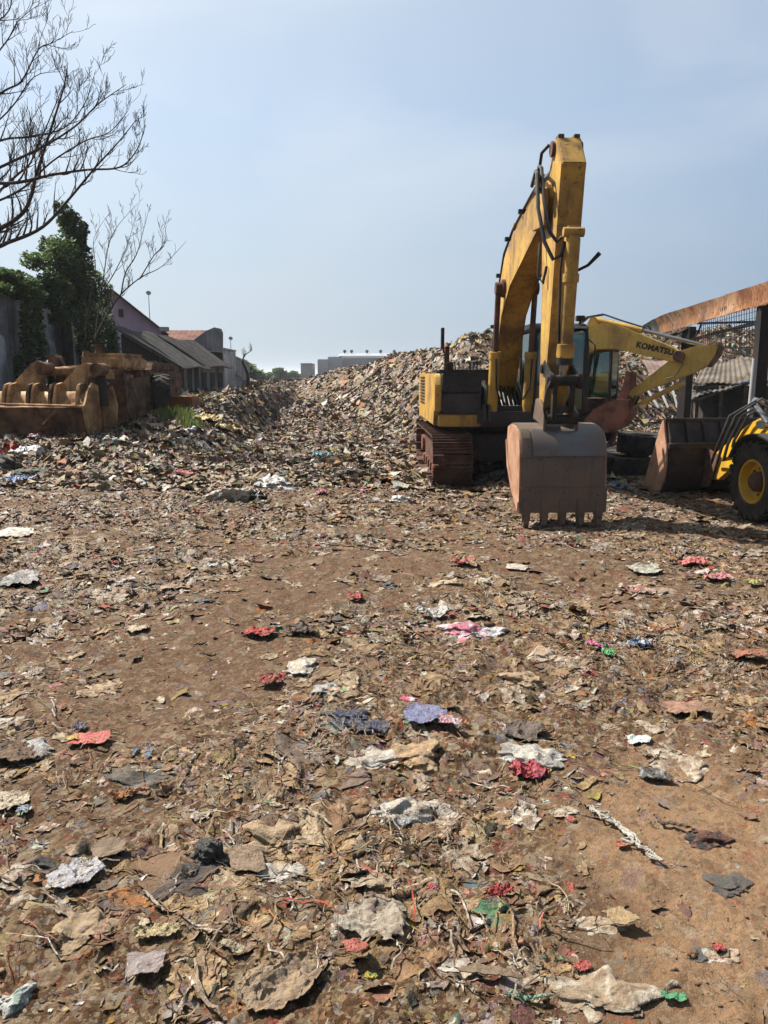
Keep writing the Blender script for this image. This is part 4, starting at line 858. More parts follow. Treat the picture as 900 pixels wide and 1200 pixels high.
    m = MB(); m.tube([(-0.60, 0.55, 1.18), (-0.62, 0.72, 1.42), (-0.5, 0.80, 1.46), (-0.3, 0.78, 1.4)], 0.035); m.cyl((-0.64, 0.6, 1.15), (-0.44, 0.6, 1.15), 0.06); part('hose_pipe', m, 'steel', root)
    # bucket: back (nearer) at y=1.35, cutting edge at y=2.3
    bx = (-1.12, 1.18)
    outer = [(2.45, 0.0), (1.95, 0.0), (1.62, 0.03), (1.46, 0.18), (1.40, 0.42), (1.42, 0.70), (1.50, 0.84), (1.62, 1.10)]
    inner = [(1.65, 1.09), (1.53, 0.83), (1.45, 0.69), (1.43, 0.43), (1.49, 0.20), (1.64, 0.06), (1.95, 0.03), (2.45, 0.025)]
    m = MB(); m.prism(outer + inner, *bx); b = part('bucket', m, 'loadershell', root, 0.004, 40)
    for x in (bx[0] - 0.03, bx[1]):
        m = MB(); m.prism([(2.45, -0.01), (1.9, -0.01), (1.6, 0.01), (1.44, 0.17), (1.38, 0.42), (1.40, 0.72), (1.50, 0.87), (1.60, 1.12), (1.68, 1.10)], x, x + 0.03); part('side_plate', m, 'side', b, 0.004)
    m = MB(); m.b2(bx[0], bx[1], 1.585, 1.66, 1.09, 1.14)
    for k in range(9):
        x = bx[0] + 0.04 + k * (bx[1] - bx[0] - 0.08) / 8; m.prism([(1.395, 0.72), (1.44, 0.72), (1.52, 0.86), (1.63, 1.10), (1.575, 1.10), (1.40, 0.86)], x - 0.014, x + 0.014)
    m.prism([(1.375, 0.68), (1.40, 0.68), (1.43, 0.76), (1.40, 0.78), (1.37, 0.76)], *bx)
    part('stiffener_frame', m, 'loadershell', b, 0.003)
    m = MB()
    for x in (-0.5, -0.34, 0.34, 0.5): m.prism([(1.42, 0.70), (1.20, 0.62), (1.30, 0.12), (1.48, 0.08)], x - 0.015, x + 0.015)
    part('hinge_plates', m, 'rust', b, 0.006)
wheel_loader(); WARP = None

def lying_tyre(x, y, z, ro, w, label, tilt=0.0, az=0):
    global ORG; ORG = Vector((0, 0, 0))
    root = thing('tyre', label, 'tyre', (x, y, z), az, 'big tyres stacked behind the bucket')
    root.rotation_euler = (tilt, 0, az)
    t = make_tyre(root, (0, 0, w / 2), (0, 0, 1), ro, ro * 0.52, w, 24, 'tread_casing')
    m = MB(); m.lathe([(0.03, ro * 0.53), (0.05, ro * 0.50), (0.12, ro * 0.55)], (0, 0, 0), (0, 0, 1), 40); part('bead', m, 'rubber', root)
yt = 13.6
lying_tyre(XX(742, 540, yt), yt + 0.1, 0.02, 0.60, 0.36, 'black tyre lying flat between the diggers\' buckets, lowest of the pile', 0.03)
lying_tyre(XX(759, 540, yt) , yt + 0.15, 0.42, 0.50, 0.33, 'worn black tyre on top of the flat lying tyre, beside the loader bucket', 0.04, 0.5)
lying_tyre(XX(712, 540, yt + 1.2), yt + 1.3, 0.0, 0.55, 0.34, 'black tyre half hidden at the left end of the tyre pile', -0.05, 1.1)

# ------------------------------------------------------------------ sheds on the right
def corr(mb, o, U, V, pitch=0.09, amp=0.014, nv=2, sag=0.0, th=0.006, wob=0.0, seed=0):
    n = max(4, int(Vector(U).length / pitch * 6)); k = Vector(U).length / pitch
    return mb.sheet(o, U, V, n, nv, lambda a, b: amp * sin(2 * pi * a * k) - sag * 4 * b * (1 - b) + wob * float(vnoise(np.array([a * 7 + seed]), np.array([b * 3.0 + seed]), 5)[0]), th)
def right_shed():
    global ORG; ORG = Vector((0, 0, 0))
    root = thing('open_shed', 'open shed at the right with black posts and a rusty corrugated eaves band', 'shed')
    pA, pB = (804, 22.0), (893, 15.6)
    A = P(804, 440, 22.0); B = P(896, 440, 15.6)
    m = MB(); m.box((A.x, A.y, (ZZ(383, 22)) / 2), (0.27, 0.27, ZZ(383, 22)), Matrix.Rotation(0.5, 3, 'Z')); part('post', m, 'post', root, 0.01)
    bt, tp = P(888, 470, 15.6), P(897, 350, 15.6); bt = Vector((bt.x, bt.y, 0)) + (tp - bt) * -0.0; 
    m = MB(); m.tube([(bt.x, bt.y, 0), tp], 0.155, 4); part('post', m, 'post', root, 0.0)
    m = MB(); D = P(960, 440, 12.2); m.tube([(D.x, D.y, 0), (D.x, D.y, ZZ(322, 12.2))], 0.15, 4); part('post', m, 'post', root)
    # rusty band: strips of corrugated tin hanging off the eaves beam, sagging at the far end
    top = [(748, 385, 24.2), (757, 379, 23.6), (766, 374, 22.8), (782, 367, 21.5), (815, 357, 19.3), (850, 346, 17.4), (900, 329, 15.2), (960, 308, 13.0), (1030, 282, 11)]
    bot = [(754, 388, 24.0), (763, 391, 23.4), (772, 391, 22.6), (790, 386, 21.3), (820, 377, 19.1), (852, 368, 17.2), (900, 354, 15.0), (960, 335, 12.8), (1030, 315, 10.8)]
    for i in range(len(top) - 1):
        a, b, c, d = P(*top[i]), P(*top[i + 1]), P(*bot[i]), P(*bot[i + 1])
        n = max(3, int((b - a).length / 0.09 * 5)); m = MB(); nn = (b - a).cross(c - a).normalized(); vs = []; kk = (b - a).length / 0.13
        for th in (0, 0.008):
            for j in range(4):
                for q in range(n + 1):
                    s, t = q / n, j / 3; p = (a * (1 - s) + b * s) * (1 - t) + (c * (1 - s) + d * s) * t
                    p = p + nn * (0.036 * sin(2 * pi * s * kk) + 0.05 * math.sin(pi * t) + th + 0.03 * math.sin(3 * s + i)) + Vector((0, 0, -0.03 * random.random() * (j == 3)))
                    vs.append(p)
        w = n + 1; f1 = [(j * w + q, j * w + q + 1, (j + 1) * w + q + 1, (j + 1) * w + q) for j in range(3) for q in range(n)]
        off = 4 * w; m.add(vs, f1 + [tuple(k + off for k in reversed(f)) for f in f1]); part('tin_sheet', m, 'asbestos' if i < 2 else 'tin', root, 0, 60)
    m = MB()
    m.tube([P(v_[0], v_[1], v_[2]) + Vector((.1, .28, 0)) for v_ in ((760, 386, 24.2), (790, 380, 21.4), (850, 361, 17.3), (900, 345, 15.2), (1030, 300, 11.0))], 0.06, 4)
    m.tube([P(818, 379, 19.4), P(889, 377, 16.0)], 0.035, 4); m.tube([P(812, 398, 20.6), P(840, 390, 18.9), P(889, 378, 16)], 0.05, 4); m.tube([P(822, 379, 19.3), P(818, 390, 19.3), P(813, 397, 20)], 0.03, 4)
    m.tube([P(820, 407, 20.5), P(889, 408, 16)], 0.03, 4); m.tube([P(772, 402, 22.5), P(806, 384, 21.9)], 0.05, 4)
    part('beam', m, 'black', root)
    m = MB()                                   # mesh wires
    a0, a1, b0, b1 = P(822, 377, 19.2), P(888, 357, 15.8), P(822, 408, 19.2), P(888, 408, 15.8)
    for k in range(25): s = k / 24; m.tube([a0.lerp(a1, s), b0.lerp(b1, s) + Vector((0.02 * sin(k * 3), 0, 0))], 0.007, 4)
    for k in range(8): s = k / 7; m.tube([a0.lerp(b0, s), a1.lerp(b1, s)], 0.006, 4)
    part('wire_mesh', m, 'black', root)
    m = MB(); q = P(885, 440, 15.0); m.cyl((q.x - 0.05, 15.0, 0.3), (q.x - 0.03, 15.0, ZZ(420, 15.0)), 0.05); part('drainpipe', m, 'pale', root)
right_shed()
def collapsed_shed():
    global ORG; ORG = Vector((0, 0, 0))
    root = thing('shack', 'low dark shack under sagging grey and rusty tin sheets, below the wire mesh', 'shack')
    Y = 23.5
    # roof planes, eaves towards the viewer
    def quad(nm, p, mat, wob=0.05, amp=0.018, pitch=0.16):
        a, b, c, d = p; m = MB(); n = int((b - a).length / pitch * 6) + 6; k = (b - a).length / pitch; N_ = (b - a).cross(d - a).normalized(); vs = []
        for th in (0, -0.012):
            for j in range(7):
                for q in range(n + 1):
                    s, t = q / n, j / 6; pt = (a * (1 - s) + b * s) * (1 - t) + (d * (1 - s) + c * s) * t
                    vs.append(pt + N_ * (amp * sin(2 * pi * s * k) + wob * sin(5 * s + 2.6 * t) + th))
        w = n + 1; f1 = [(j * w + q, j * w + q + 1, (j + 1) * w + q + 1, (j + 1) * w + q) for j in range(6) for q in range(n)]; off = 7 * w
        m.add(vs, f1 + [tuple(x + off for x in reversed(f)) for f in f1]); return part(nm, m, mat, root, 0, 60)
    quad('roof', [P(812, 452, 23.2), P(876, 447, 22.6), P(868, 420, 26.6), P(826, 426, 27)], 'greytin')
    quad('roof', [P(806, 470, 22.4), P(858, 452, 22.3), P(846, 444, 24.5), P(808, 452, 24.6)], 'asbestos')
    quad('roof', [P(876, 446, 22.6), P(960, 440, 21.5), P(960, 414, 26.0), P(866, 419, 26.6)], 'greytin')
    quad('roof', [P(762, 440, 25.5), P(806, 446, 25), P(800, 420, 28), P(752, 422, 28)], 'brownsheet', 0.05, 0.004)
    m = MB(); a, b = P(812, 455, 23.8), P(960, 455, 23.4); m.b2(a.x, b.x, 23.7, 23.85, 0, ZZ(452, 23.8)); m.b2(a.x, a.x + 0.12, 22.6, 23.8, 0, ZZ(462, 23)); part('wall', m, 'darkwall', root, 0.01)
    m = MB()
    for px_, y0 in ((818, 22.9), (846, 22.7), (874, 22.7), (905, 22.4)): x = XX(px_, 460, y0); m.b2(x - 0.05, x + 0.05, y0, y0 + 0.1, 0, ZZ(450, y0) - 0.05)
    m.tube([P(806, 472, 22.5), P(860, 454, 22.4), P(878, 449, 22.7)], 0.045, 4); m.tube([P(812, 456, 23.1), P(878, 449, 22.6)], 0.04, 4)
    part('timber', m, 'wood', root)
    m = MB()
    for k in range(3):
        a = P(772 + k * 11, 478, 23.4); b = P(757 + k * 15, 454 - k, 24.2); m.tube([a, b], 0.035, 4)
    part('leaning_slats', m, 'pale', root)
    m = MB(); m.cyl(P(868, 449, 22.2), P(902, 446, 22.0), 0.05); part('pipe', m, MATBLUE, root)
MATBLUE = worn('blue painted pipe', (0.06, 0.14, 0.30), (0.1, 0.1, 0.1), 0.3)
M['brownsheet'] = worn('pinkish brown sheet', (0.32, 0.22, 0.19), (0.15, 0.1, 0.08), 0.4, 1, 0.8)
collapsed_shed()

# ------------------------------------------------------------------ left side: wall, sheds, old machine, trees
def plate(m, pts, Y0, Y1):
    """outline given as seen at depth Y0, real thickness Y1-Y0"""
    w = [P(a, b, Y0) for a, b in pts]; n = len(w)
    return m.add([tuple(v) for v in w] + [(v.x, v.y + (Y1 - Y0), v.z) for v in w], [tuple(range(n - 1, -1, -1)), tuple(range(n, 2 * n))] + [(i, (i + 1) % n, (i + 1) % n + n, i + n) for i in range(n)])
def perimeter_wall():
    global ORG; a, b = Vector((-12.7, 22.3, 0)), Vector((-14.3, 38.5, 0)); ORG = a
    root = thing('concrete_wall', 'tall grey weathered concrete wall with sloping buttresses, half under ivy', 'wall', a)
    d = (b - a); n = d.length; e = d.normalized(); s = Vector((e.y, -e.x, 0)); s = s if s.x > 0 else -s
    m = MB(); H = 5.38; t = 0.2
    q = [a, b, b - s * t, a - s * t]; m.add([tuple(v) for v in q] + [tuple(v + Vector((0, 0, H))) for v in q], [(3, 2, 1, 0), (4, 5, 6, 7), (0, 1, 5, 4), (1, 2, 6, 5), (2, 3, 7, 6), (3, 0, 4, 7)])
    part('panels', m, 'concrete', root, 0.01)
    for k in range(7):
        c = a + e * (0.55 + k * 2.6); m = MB(); hw = 0.34
        prof = [(0, 0), (0.55, 0), (0.52, 3.0), (0.30, 3.2), (0.16, 5.2), (0, 5.2)]
        vs = [tuple(c + e * w + s * u + Vector((0, 0, z))) for w in (-hw, hw) for u, z in prof]; k6 = 6
        m.add(vs, [tuple(range(5, -1, -1)), tuple(range(6, 12))] + [(i, (i + 1) % 6, (i + 1) % 6 + 6, i + 6) for i in range(6)])
        part('buttress', m, 'concrete', root, 0.015)
    m = MB()
    for k in range(6):
        c = a + e * (1.85 + k * 2.6); m.box(c + s * 0.012 + Vector((0, 0, 2.6)), (0.03, 0.05, 5.2), Matrix.Rotation(math.atan2(e.y, e.x) - pi / 2, 3, 'Z'))
    part('joint_cover', m, 'concrete', root)
perimeter_wall()

def leaf_cloud(name, blobs, size, parent=None, mat='leaf', droop=0.5, dark=1.0):
    """blobs: (centre, radii, count); every leaf is a small folded quad"""
    cs = []; 
    for c, r, n in blobs:
        u = rng.normal(size=(n, 3)); u /= np.linalg.norm(u, axis=1)[:, None]; rad = rng.random(n) ** 0.45
        p = u * rad[:, None]
        lump = fbm(p[:, 0] * 2.2 + c[0], p[:, 2] * 2.2 + c[2], 2, 11) + fbm(p[:, 1] * 2 + c[1], p[:, 2] * 2, 2, 12)
        p = p[lump > -0.28 + 0.25 * (rad[lump == lump] > 0.85)] if True else p
        cs.append(p * np.array(r) + np.array(c))
    c = np.concatenate(cs); N = len(c); s = size * np.exp(rng.normal(0, 0.3, N))
    a = rng.uniform(0, 2 * pi, N); tilt = rng.uniform(-0.9, 0.9, N)
    ux = np.stack([np.cos(a), np.sin(a), -droop + 0.5 * rng.normal(size=N)], 1); ux /= np.linalg.norm(ux, axis=1)[:, None]
    uy = np.stack([-np.sin(a), np.cos(a), tilt], 1); uy /= np.linalg.norm(uy, axis=1)[:, None]; nz = np.cross(ux, uy)
    V = np.stack([c - ux * s[:, None] * 0.5, c + uy * s[:, None] * 0.42 + nz * s[:, None] * 0.12, c + ux * s[:, None] * 0.6, c - uy * s[:, None] * 0.42 + nz * s[:, None] * 0.12], 1).reshape(-1, 3)
    Q = np.arange(4 * N).reshape(-1, 4); g = rng.uniform(0.55, 1.5, (N, 1)) * dark; col = np.concatenate([g * rng.uniform(0.8, 1.3, (N, 1)), g, g * rng.uniform(0.6, 1.0, (N, 1))], 1)
    me = np_mesh(name, V - np.array(ORG[:]), Q, np.repeat(col, 4, 0)); return link_mesh(name, me, M[mat], parent)
def B(px, py, Y, rx, ry, rz_, n): Y = Y * 1.36; ry = ry * 1.2; p = P(px, py, Y); k = Y / F; return ((p.x, p.y, p.z), (rx * k, ry, rz_ * k), n)
ORG = Vector((0, 0, 0))
o = leaf_cloud('ivy', [B(8, 324, 19.5, 24, 0.7, 8, 1100), B(32, 338, 20.5, 22, 0.7, 14, 1500), B(62, 342, 22, 22, 0.8, 22, 2600), B(44, 306, 22, 18, 0.8, 11, 650), B(72, 372, 22, 14, 0.5, 12, 600), B(105, 345, 24.5, 26, 0.9, 34, 3200), B(122, 385, 26, 17, 0.8, 34, 2400),
    B(33, 395, 19.6, 7, 0.35, 55, 1500), B(46, 385, 20.3, 6, 0.4, 42, 900), B(98, 400, 22.4, 9, 0.4, 45, 1500), B(24, 440, 18.9, 6, 0.25, 32, 500), B(75, 310, 23, 22, 0.8, 34, 2200), B(132, 410, 26.5, 8, 0.5, 24, 800), B(112, 400, 24.5, 12, 0.6, 40, 1500), B(2, 338, 18.5, 12, 0.5, 7, 300)], 0.13)
tag(o, 'dark green ivy draped over the concrete wall', 'ivy')
tr = thing('ivy_clad_trunk', 'narrow dead trunk wrapped in dark green ivy, standing above the wall', 'tree', (-13.3, 32.6, 0)); ORG = Vector((-13.3, 32.6, 0))
m = MB(); m.tube([(-13.3, 32.7, 0), (-13.2, 32.6, 4), P(88, 300, 32.6), P(84, 245, 32.6)], [0.28, 0.22, 0.16, 0.06], 8); part('trunk', m, 'bark', tr)
leaf_cloud('foliage', [B(86, 330, 24, 17, 0.5, 40, 1800), B(88, 285, 24, 14, 0.45, 36, 1700), B(78, 258, 24, 11, 0.4, 20, 700), B(97, 310, 24, 13, 0.4, 26, 900), B(70, 242, 24, 7, 0.3, 8, 160), B(58, 290, 24, 14, 0.4, 14, 420), B(98, 272, 24, 6, 0.3, 14, 260)], 0.13, tr, 'leaf', 0.7, 0.85)

def grow_tree(name, label, base, trunk, limbs, twig_len, seed, leaves=None, twigs=7, dens=0.72, lv=2):
    """trunk and limbs by points; finer twigs grow off them, curving upwards"""
    global ORG; ORG = Vector(base); rnd = random.Random(seed)
    root = thing(name, label, 'tree', base)
    m = MB(); m.tube(*trunk, 10); part('trunk', m, 'bark', root)
    def twig(mb, p, d, ln, r, lvl):
        pts = [p]; rad = [r]; q = Vector(p); d = Vector(d).normalized(); n = 7; bend = Vector((rnd.uniform(-.1, .1), rnd.uniform(-.1, .1), rnd.uniform(0.05, 0.22)))
        for i in range(n):
            d = (d + bend + Vector((rnd.gauss(0, .07), rnd.gauss(0, .07), rnd.gauss(0, .06)))).normalized(); q = q + d * ln / n; pts.append(q); rad.append(max(0.0045, r * (1 - (i + 1) / n * 0.85)))
            if lvl > 0 and i >= 1 and rnd.random() < dens:
                side = d.cross(Vector((rnd.gauss(0, 1), rnd.gauss(0, 1), rnd.gauss(0, 1)))).normalized()
                twig(mb, q, d * 0.75 + side * 0.75 + Vector((0, 0, 0.12)), ln * rnd.uniform(0.35, 0.62), rad[-1] * 0.72, lvl - 1)
        mb.tube(pts, rad, 5 if r > 0.02 else 4)
    for pts, r0 in limbs:
        pts = [Vector(p) for p in pts]
        # smooth
        fine = []
        for i in range(len(pts) - 1):
            p0 = pts[max(0, i - 1)]; p1, p2 = pts[i], pts[i + 1]; p3 = pts[min(len(pts) - 1, i + 2)]
            for k in range(5):
                t = k / 5; fine.append(0.5 * ((2 * p1) + (p2 - p0) * t + (2 * p0 - 5 * p1 + 4 * p2 - p3) * t * t + (-p0 + 3 * p1 - 3 * p2 + p3) * t ** 3))
        fine.append(pts[-1]); n = len(fine); rad = [r0 * (1 - 0.88 * i / (n - 1)) for i in range(n)]
        mb = MB(); mb.tube(fine, rad, 7)
        for i in range(int(n * 0.2), n - 1):
            if rnd.random() < twigs / 10:
                d = (fine[i + 1] - fine[i]).normalized(); side = d.cross(Vector((rnd.gauss(0, .6), rnd.gauss(0, 1), rnd.gauss(0, .6)))).normalized()
                twig(mb, fine[i], d * 0.8 + side * 0.7 + Vector((0, 0, 0.15)), twig_len * rnd.uniform(0.5, 1.1) * (1 - 0.55 * i / n), rad[i] * 0.6 + 0.002, lv)
        part('limb', mb, 'bark', root, 0, 60)
    if leaves: leaf_cloud('leaves', leaves, 0.12, root, 'leaf', 1.2)
    return root
T0 = Vector((-12.4, 21.0, 5.0))
def L_(pts, r): return ([T0 + Vector((0, 0, random.uniform(-0.5, 0.5)))] + [P(*p) for p in pts], r)
grow_tree('bare_tree', 'large leafless tree reaching in from the left edge with upswept bare branches', (-12.4, 21, 0),
    ([(-12.4, 21, 0), (-12.5, 21, 2.5), tuple(T0)], [0.3, 0.26, 0.22]),
    [L_([(-40, 285, 20.6), (0, 268, 20.2), (30, 245, 20), (44, 200, 19.8), (60, 150, 19.6), (74, 105, 19.5), (79, 78, 19.4)], 0.075),
     L_([(-30, 295, 21.4), (10, 284, 21.6), (50, 266, 21.8), (82, 232, 22), (112, 196, 22.1), (140, 165, 22.2), (160, 140, 22.3)], 0.07),
     L_([(-60, 225, 20), (0, 196, 19.6), (50, 172, 19.4), (88, 148, 19.2), (115, 122, 19.1), (148, 99, 19)], 0.05),
     L_([(-60, 160, 21), (0, 110, 21.2), (25, 95, 21.3), (45, 58, 21.4), (62, 50, 21.5), (86, 36, 21.6)], 0.038),
     L_([(-70, 120, 20), (-20, 80, 20), (8, 48, 20), (22, 24, 20), (50, 2, 20)], 0.034),
     L_([(-50, 222, 19.0), (20, 214, 18.8), (60, 205, 18.7), (102, 199, 18.6), (140, 196, 18.5), (160, 176, 18.4), (171, 146, 18.4)], 0.05),
     L_([(-30, 250, 20.8), (20, 205, 20.6), (36, 190, 20.6), (62, 130, 20.5), (74, 100, 20.5)], 0.045),
     L_([(-60, 200, 22), (10, 130, 22), (40, 90, 22), (74, 84, 22)], 0.035),
     L_([(-60, 260, 22.5), (20, 225, 22.8), (60, 190, 23), (100, 165, 23), (128, 155, 23), (150, 130, 23)], 0.045),
     L_([(-50, 190, 20.3), (0, 165, 20.2), (34, 160, 20.1), (75, 150, 20), (100, 120, 20), (112, 82, 20)], 0.04),
     L_([(-40, 60, 20.6), (4, 20, 20.7), (14, 0, 20.7), (16, -40, 20.7)], 0.03)], 1.25, 5, None, 8, 0.52, 2)
pb = Vector((-9.2, 26.0, 0)); kb = P(112, 395, 25.6)
grow_tree('bare_sapling', 'thin leafless tree beside the ivy with a fine spreading crown', tuple(pb), ([tuple(pb), (-9.35, 25.9, 1.6), tuple(kb)], [0.075, 0.06, 0.05]),
    [([kb, P(126, 368, 25.4), P(142, 345, 25.3), P(165, 325, 25.2), P(190, 312, 25.1), P(218, 283, 25)], 0.034),
     ([P(142, 345, 25.3), P(147, 320, 25.4), P(160, 298, 25.4), P(168, 270, 25.5), P(176, 240, 25.5)], 0.026),
     ([kb, P(116, 360, 25.8), P(122, 320, 26), P(128, 285, 26.1), P(140, 262, 26.2), P(168, 232, 26.3)], 0.028),
     ([P(118, 345, 25.9), P(135, 318, 26.3), P(150, 285, 26.5), P(158, 255, 26.6)], 0.022),
     ([P(165, 325, 25.2), P(180, 300, 24.9), P(190, 288, 24.8), P(191, 266, 24.7)], 0.02),
     ([P(100, 400, 25.4), P(104, 360, 25), P(112, 318, 24.8), P(110, 280, 24.8), P(128, 250, 24.8)], 0.022)], 0.85, 11, None, 6, 0.45, 2)

# ---- sheds and houses down the left
def gable_house(name, label, X0, X1, Y0, Y1, zb, ze, zr, xr, wall, roof, gable=True):
    global ORG; ORG = Vector(((X0 + X1) / 2, (Y0 + Y1) / 2, 0)); root = thing(name, label, 'house', ORG)
    m = MB(); pts = [(X0, zb), (X1, zb), (X1, ze), (xr, zr), (X0, ze)]; n = 5
    m.add([(x, Y0, z) for x, z in pts] + [(x, Y1, z) for x, z in pts], [tuple(range(n)), tuple(range(2 * n - 1, n - 1, -1))] + [(i, i + n, (i + 1) % n + n, (i + 1) % n) for i in range(n)])
    part('walls', m, wall, root, 0.01)
    for xa, s in ((X0, -1), (X1, 1)):
        m = MB(); o = 0.35; sl_ = (zr - ze) / (xr - xa); a = Vector((xr, Y0 - o, zr + 0.06)); b = Vector((xa + s * o, Y0 - o, ze + s * o * sl_ + 0.06)); L3 = Y1 - Y0 + 2 * o
        if s > 0: m.sheet(a, b - a, Vector((0, L3, 0)), 2, int(L3 / 0.06), lambda u, v: 0.022 * abs(sin(v * L3 * 12)), 0.08)
        else: m.sheet(b, a - b, Vector((0, L3, 0)), 2, int(L3 / 0.06), lambda u, v: 0.022 * abs(sin(v * L3 * 12)), 0.08)
        part('roof', m, roof, root, 0, 50)
    return root
X1 = XX(187, 385, 40); xr = XX(130, 338, 40)
M['tiledark'] = worn('dark roof tiles', (0.13, 0.09, 0.085), (0.06, 0.05, 0.05), 0.4, 1, 0.9)
M['tilered'] = worn('red brown roof tiles', (0.26, 0.10, 0.075), (0.12, 0.06, 0.05), 0.45, 1.6, 0.9, 0, 0.3, (0.18, 0.10, 0.08))
r = gable_house('pink_house', 'mauve pink gabled house rising behind the sheds', 2 * xr - X1, X1, 40, 50, 0, ZZ(386, 40), ZZ(340, 40), xr, 'pink', 'tiledark')
m = MB(); m.b2(XX(138, 366, 39.9), XX(143, 366, 39.9), 39.93, 40.02, ZZ(371, 39.9), ZZ(362, 39.9)); part('window', m, 'dark', r)
m = MB(); m.box((X1 + 0.12, 39.75, ZZ(385, 40)), (0.5, 0.3, 0.22)); part('eaves_trim', m, 'pale', r, 0.02)
r.location = (xr, 40, 0)
for ch in r.children:
    ch.location = (0, 5.0, 0)
r.rotation_euler = (0, 0, R(18.5))

def mono_shed(name, label, X0, X1, Y0, Y1, zl, zr_, wall, roofm, door=None):
    """wall box under one roof plane that falls towards +X"""
    global ORG; ORG = Vector(((X0 + X1) / 2, (Y0 + Y1) / 2, 0)); root = thing(name, label, 'shed', ORG)
    m = MB(); pts = [(X0, 0), (X1, 0), (X1, zr_), (X0, zl)]; m.add([(x, Y0, z) for x, z in pts] + [(x, Y1, z) for x, z in pts], [(0, 1, 2, 3), (7, 6, 5, 4), (0, 4, 5, 1), (1, 5, 6, 2), (2, 6, 7, 3), (3, 7, 4, 0)])
    part('walls', m, wall, root, 0.01)
    m = MB(); sl_ = (zr_ - zl) / (X1 - X0); o = 0.45; a = Vector((X0 - 0.2, Y0 - 0.5, zl + 0.06 - 0.2 * sl_)); U = Vector((X1 - X0 + 0.2 + o, 0, (X1 - X0 + 0.2 + o) * sl_)); L3 = Y1 - Y0 + 0.6
    m.sheet(a, U, Vector((0, L3, 0)), 3, int(L3 / 0.03), lambda u, v: 0.03 * sin(v * L3 * 2 * pi / 0.18) + 0.05 * sin(v * 9 + u * 3), 0.025); part('roof', m, roofm, root, 0, 60)
    return root
Xa, Xb = XX(143, 400, 30), XX(202, 424, 30)
r = mono_shed('corrugated_shed', 'low grey shed with a fibre cement roof and a pale panel in its dark front', Xa, Xb, 30, 34.5, ZZ(389, 30), ZZ(424, 30), 'render', 'asbestos')
m = MB(); m.b2(Xa + 0.02, Xb - 0.45, 29.9, 29.98, 0, ZZ(427, 29.9)); m.add(*[[(Xa, 29.97, ZZ(426, 30)), (Xb - 0.1, 29.97, ZZ(426, 30)), (Xa, 29.97, ZZ(392, 30)), (Xa, 29.9, ZZ(426, 30)), (Xb - 0.1, 29.9, ZZ(426, 30)), (Xa, 29.9, ZZ(392, 30))], [(0, 1, 2), (5, 4, 3), (0, 3, 4, 1), (1, 4, 5, 2), (2, 5, 3, 0)]]); part('dark_shaded_front', m, 'darkwall', r)  # dark front; its gable triangle paints in the shade under the roof
m = MB(); plate(m, [(167, 452), (167, 423), (184, 423), (184, 452)], 29.84, 29.89); part('pale_panel', m, 'pale', r, 0.01)
m = MB()
for a_ in (148, 164, 186): plate(m, [(a_, 470), (a_, 420), (a_ + 3, 420), (a_ + 3, 470)], 29.80, 29.88)
part('timber', m, 'wood', r)
m = MB()
for y in (30.9, 32.2, 33.4): m.b2(Xb, Xb + 0.02, y, y + 0.7, 0, 2.1)
part('door', m, 'darkwall', r, 0.004)
r = mono_shed('corrugated_shed', 'long grey walled shed with a darker sheet roof, farther down the row', Xa + 0.4, XX(246, 428, 37.5) + 0.05, 34.55, 40.6, ZZ(389, 30) - 0.12, 2.42, 'render', 'asbestos')
m = MB(); xw = XX(246, 428, 37.5) + 0.05
for y in (35.4, 37.2, 39.0): m.b2(xw, xw + 0.03, y, y + 1.0, 0, 1.9)
part('door', m, 'darkwall', r, 0.004)
# tiled house with grey parapet gable
Y = 44.5; ORG = Vector((XX(222, 430, Y), Y, 0)); r = thing('tiled_house', 'small house with a red tiled roof and a grey stepped gable end', 'house', ORG)
m = MB(); a, b, c = P(176, 408, Y), P(240, 408, Y), P(240, 387, Y + 3.2); n_ = int((b - a).length / 0.3)
m.sheet((a.x, a.y, a.z), (b.x - a.x, 0, 0), (0, 3.2, c.z - a.z), n_ * 4, 22, lambda u, v: 0.008 * sin(u * n_ * 2 * pi) + 0.04 * (v * 22 % 1), 0.08); part('roof', m, 'tilered', r, 0, 60)
m = MB(); m.b2(a.x + 0.3, b.x, Y + 0.3, Y + 6, 0, a.z - 0.02); part('walls', m, 'darkwall', r, 0.01)
m = MB(); plate(m, [(212, 409), (226, 399), (241, 388), (251, 383.5), (258, 385), (260, 390), (260, 412)], Y - 1.6, Y - 1.25); part('parapet', m, 'render', r, 0, 12)
m = MB(); plate(m, [(214, 455), (212, 409), (260, 413), (261, 462)], Y - 1.55, Y - 1.28); part('walls', m, 'darkwall', r, 0.01)
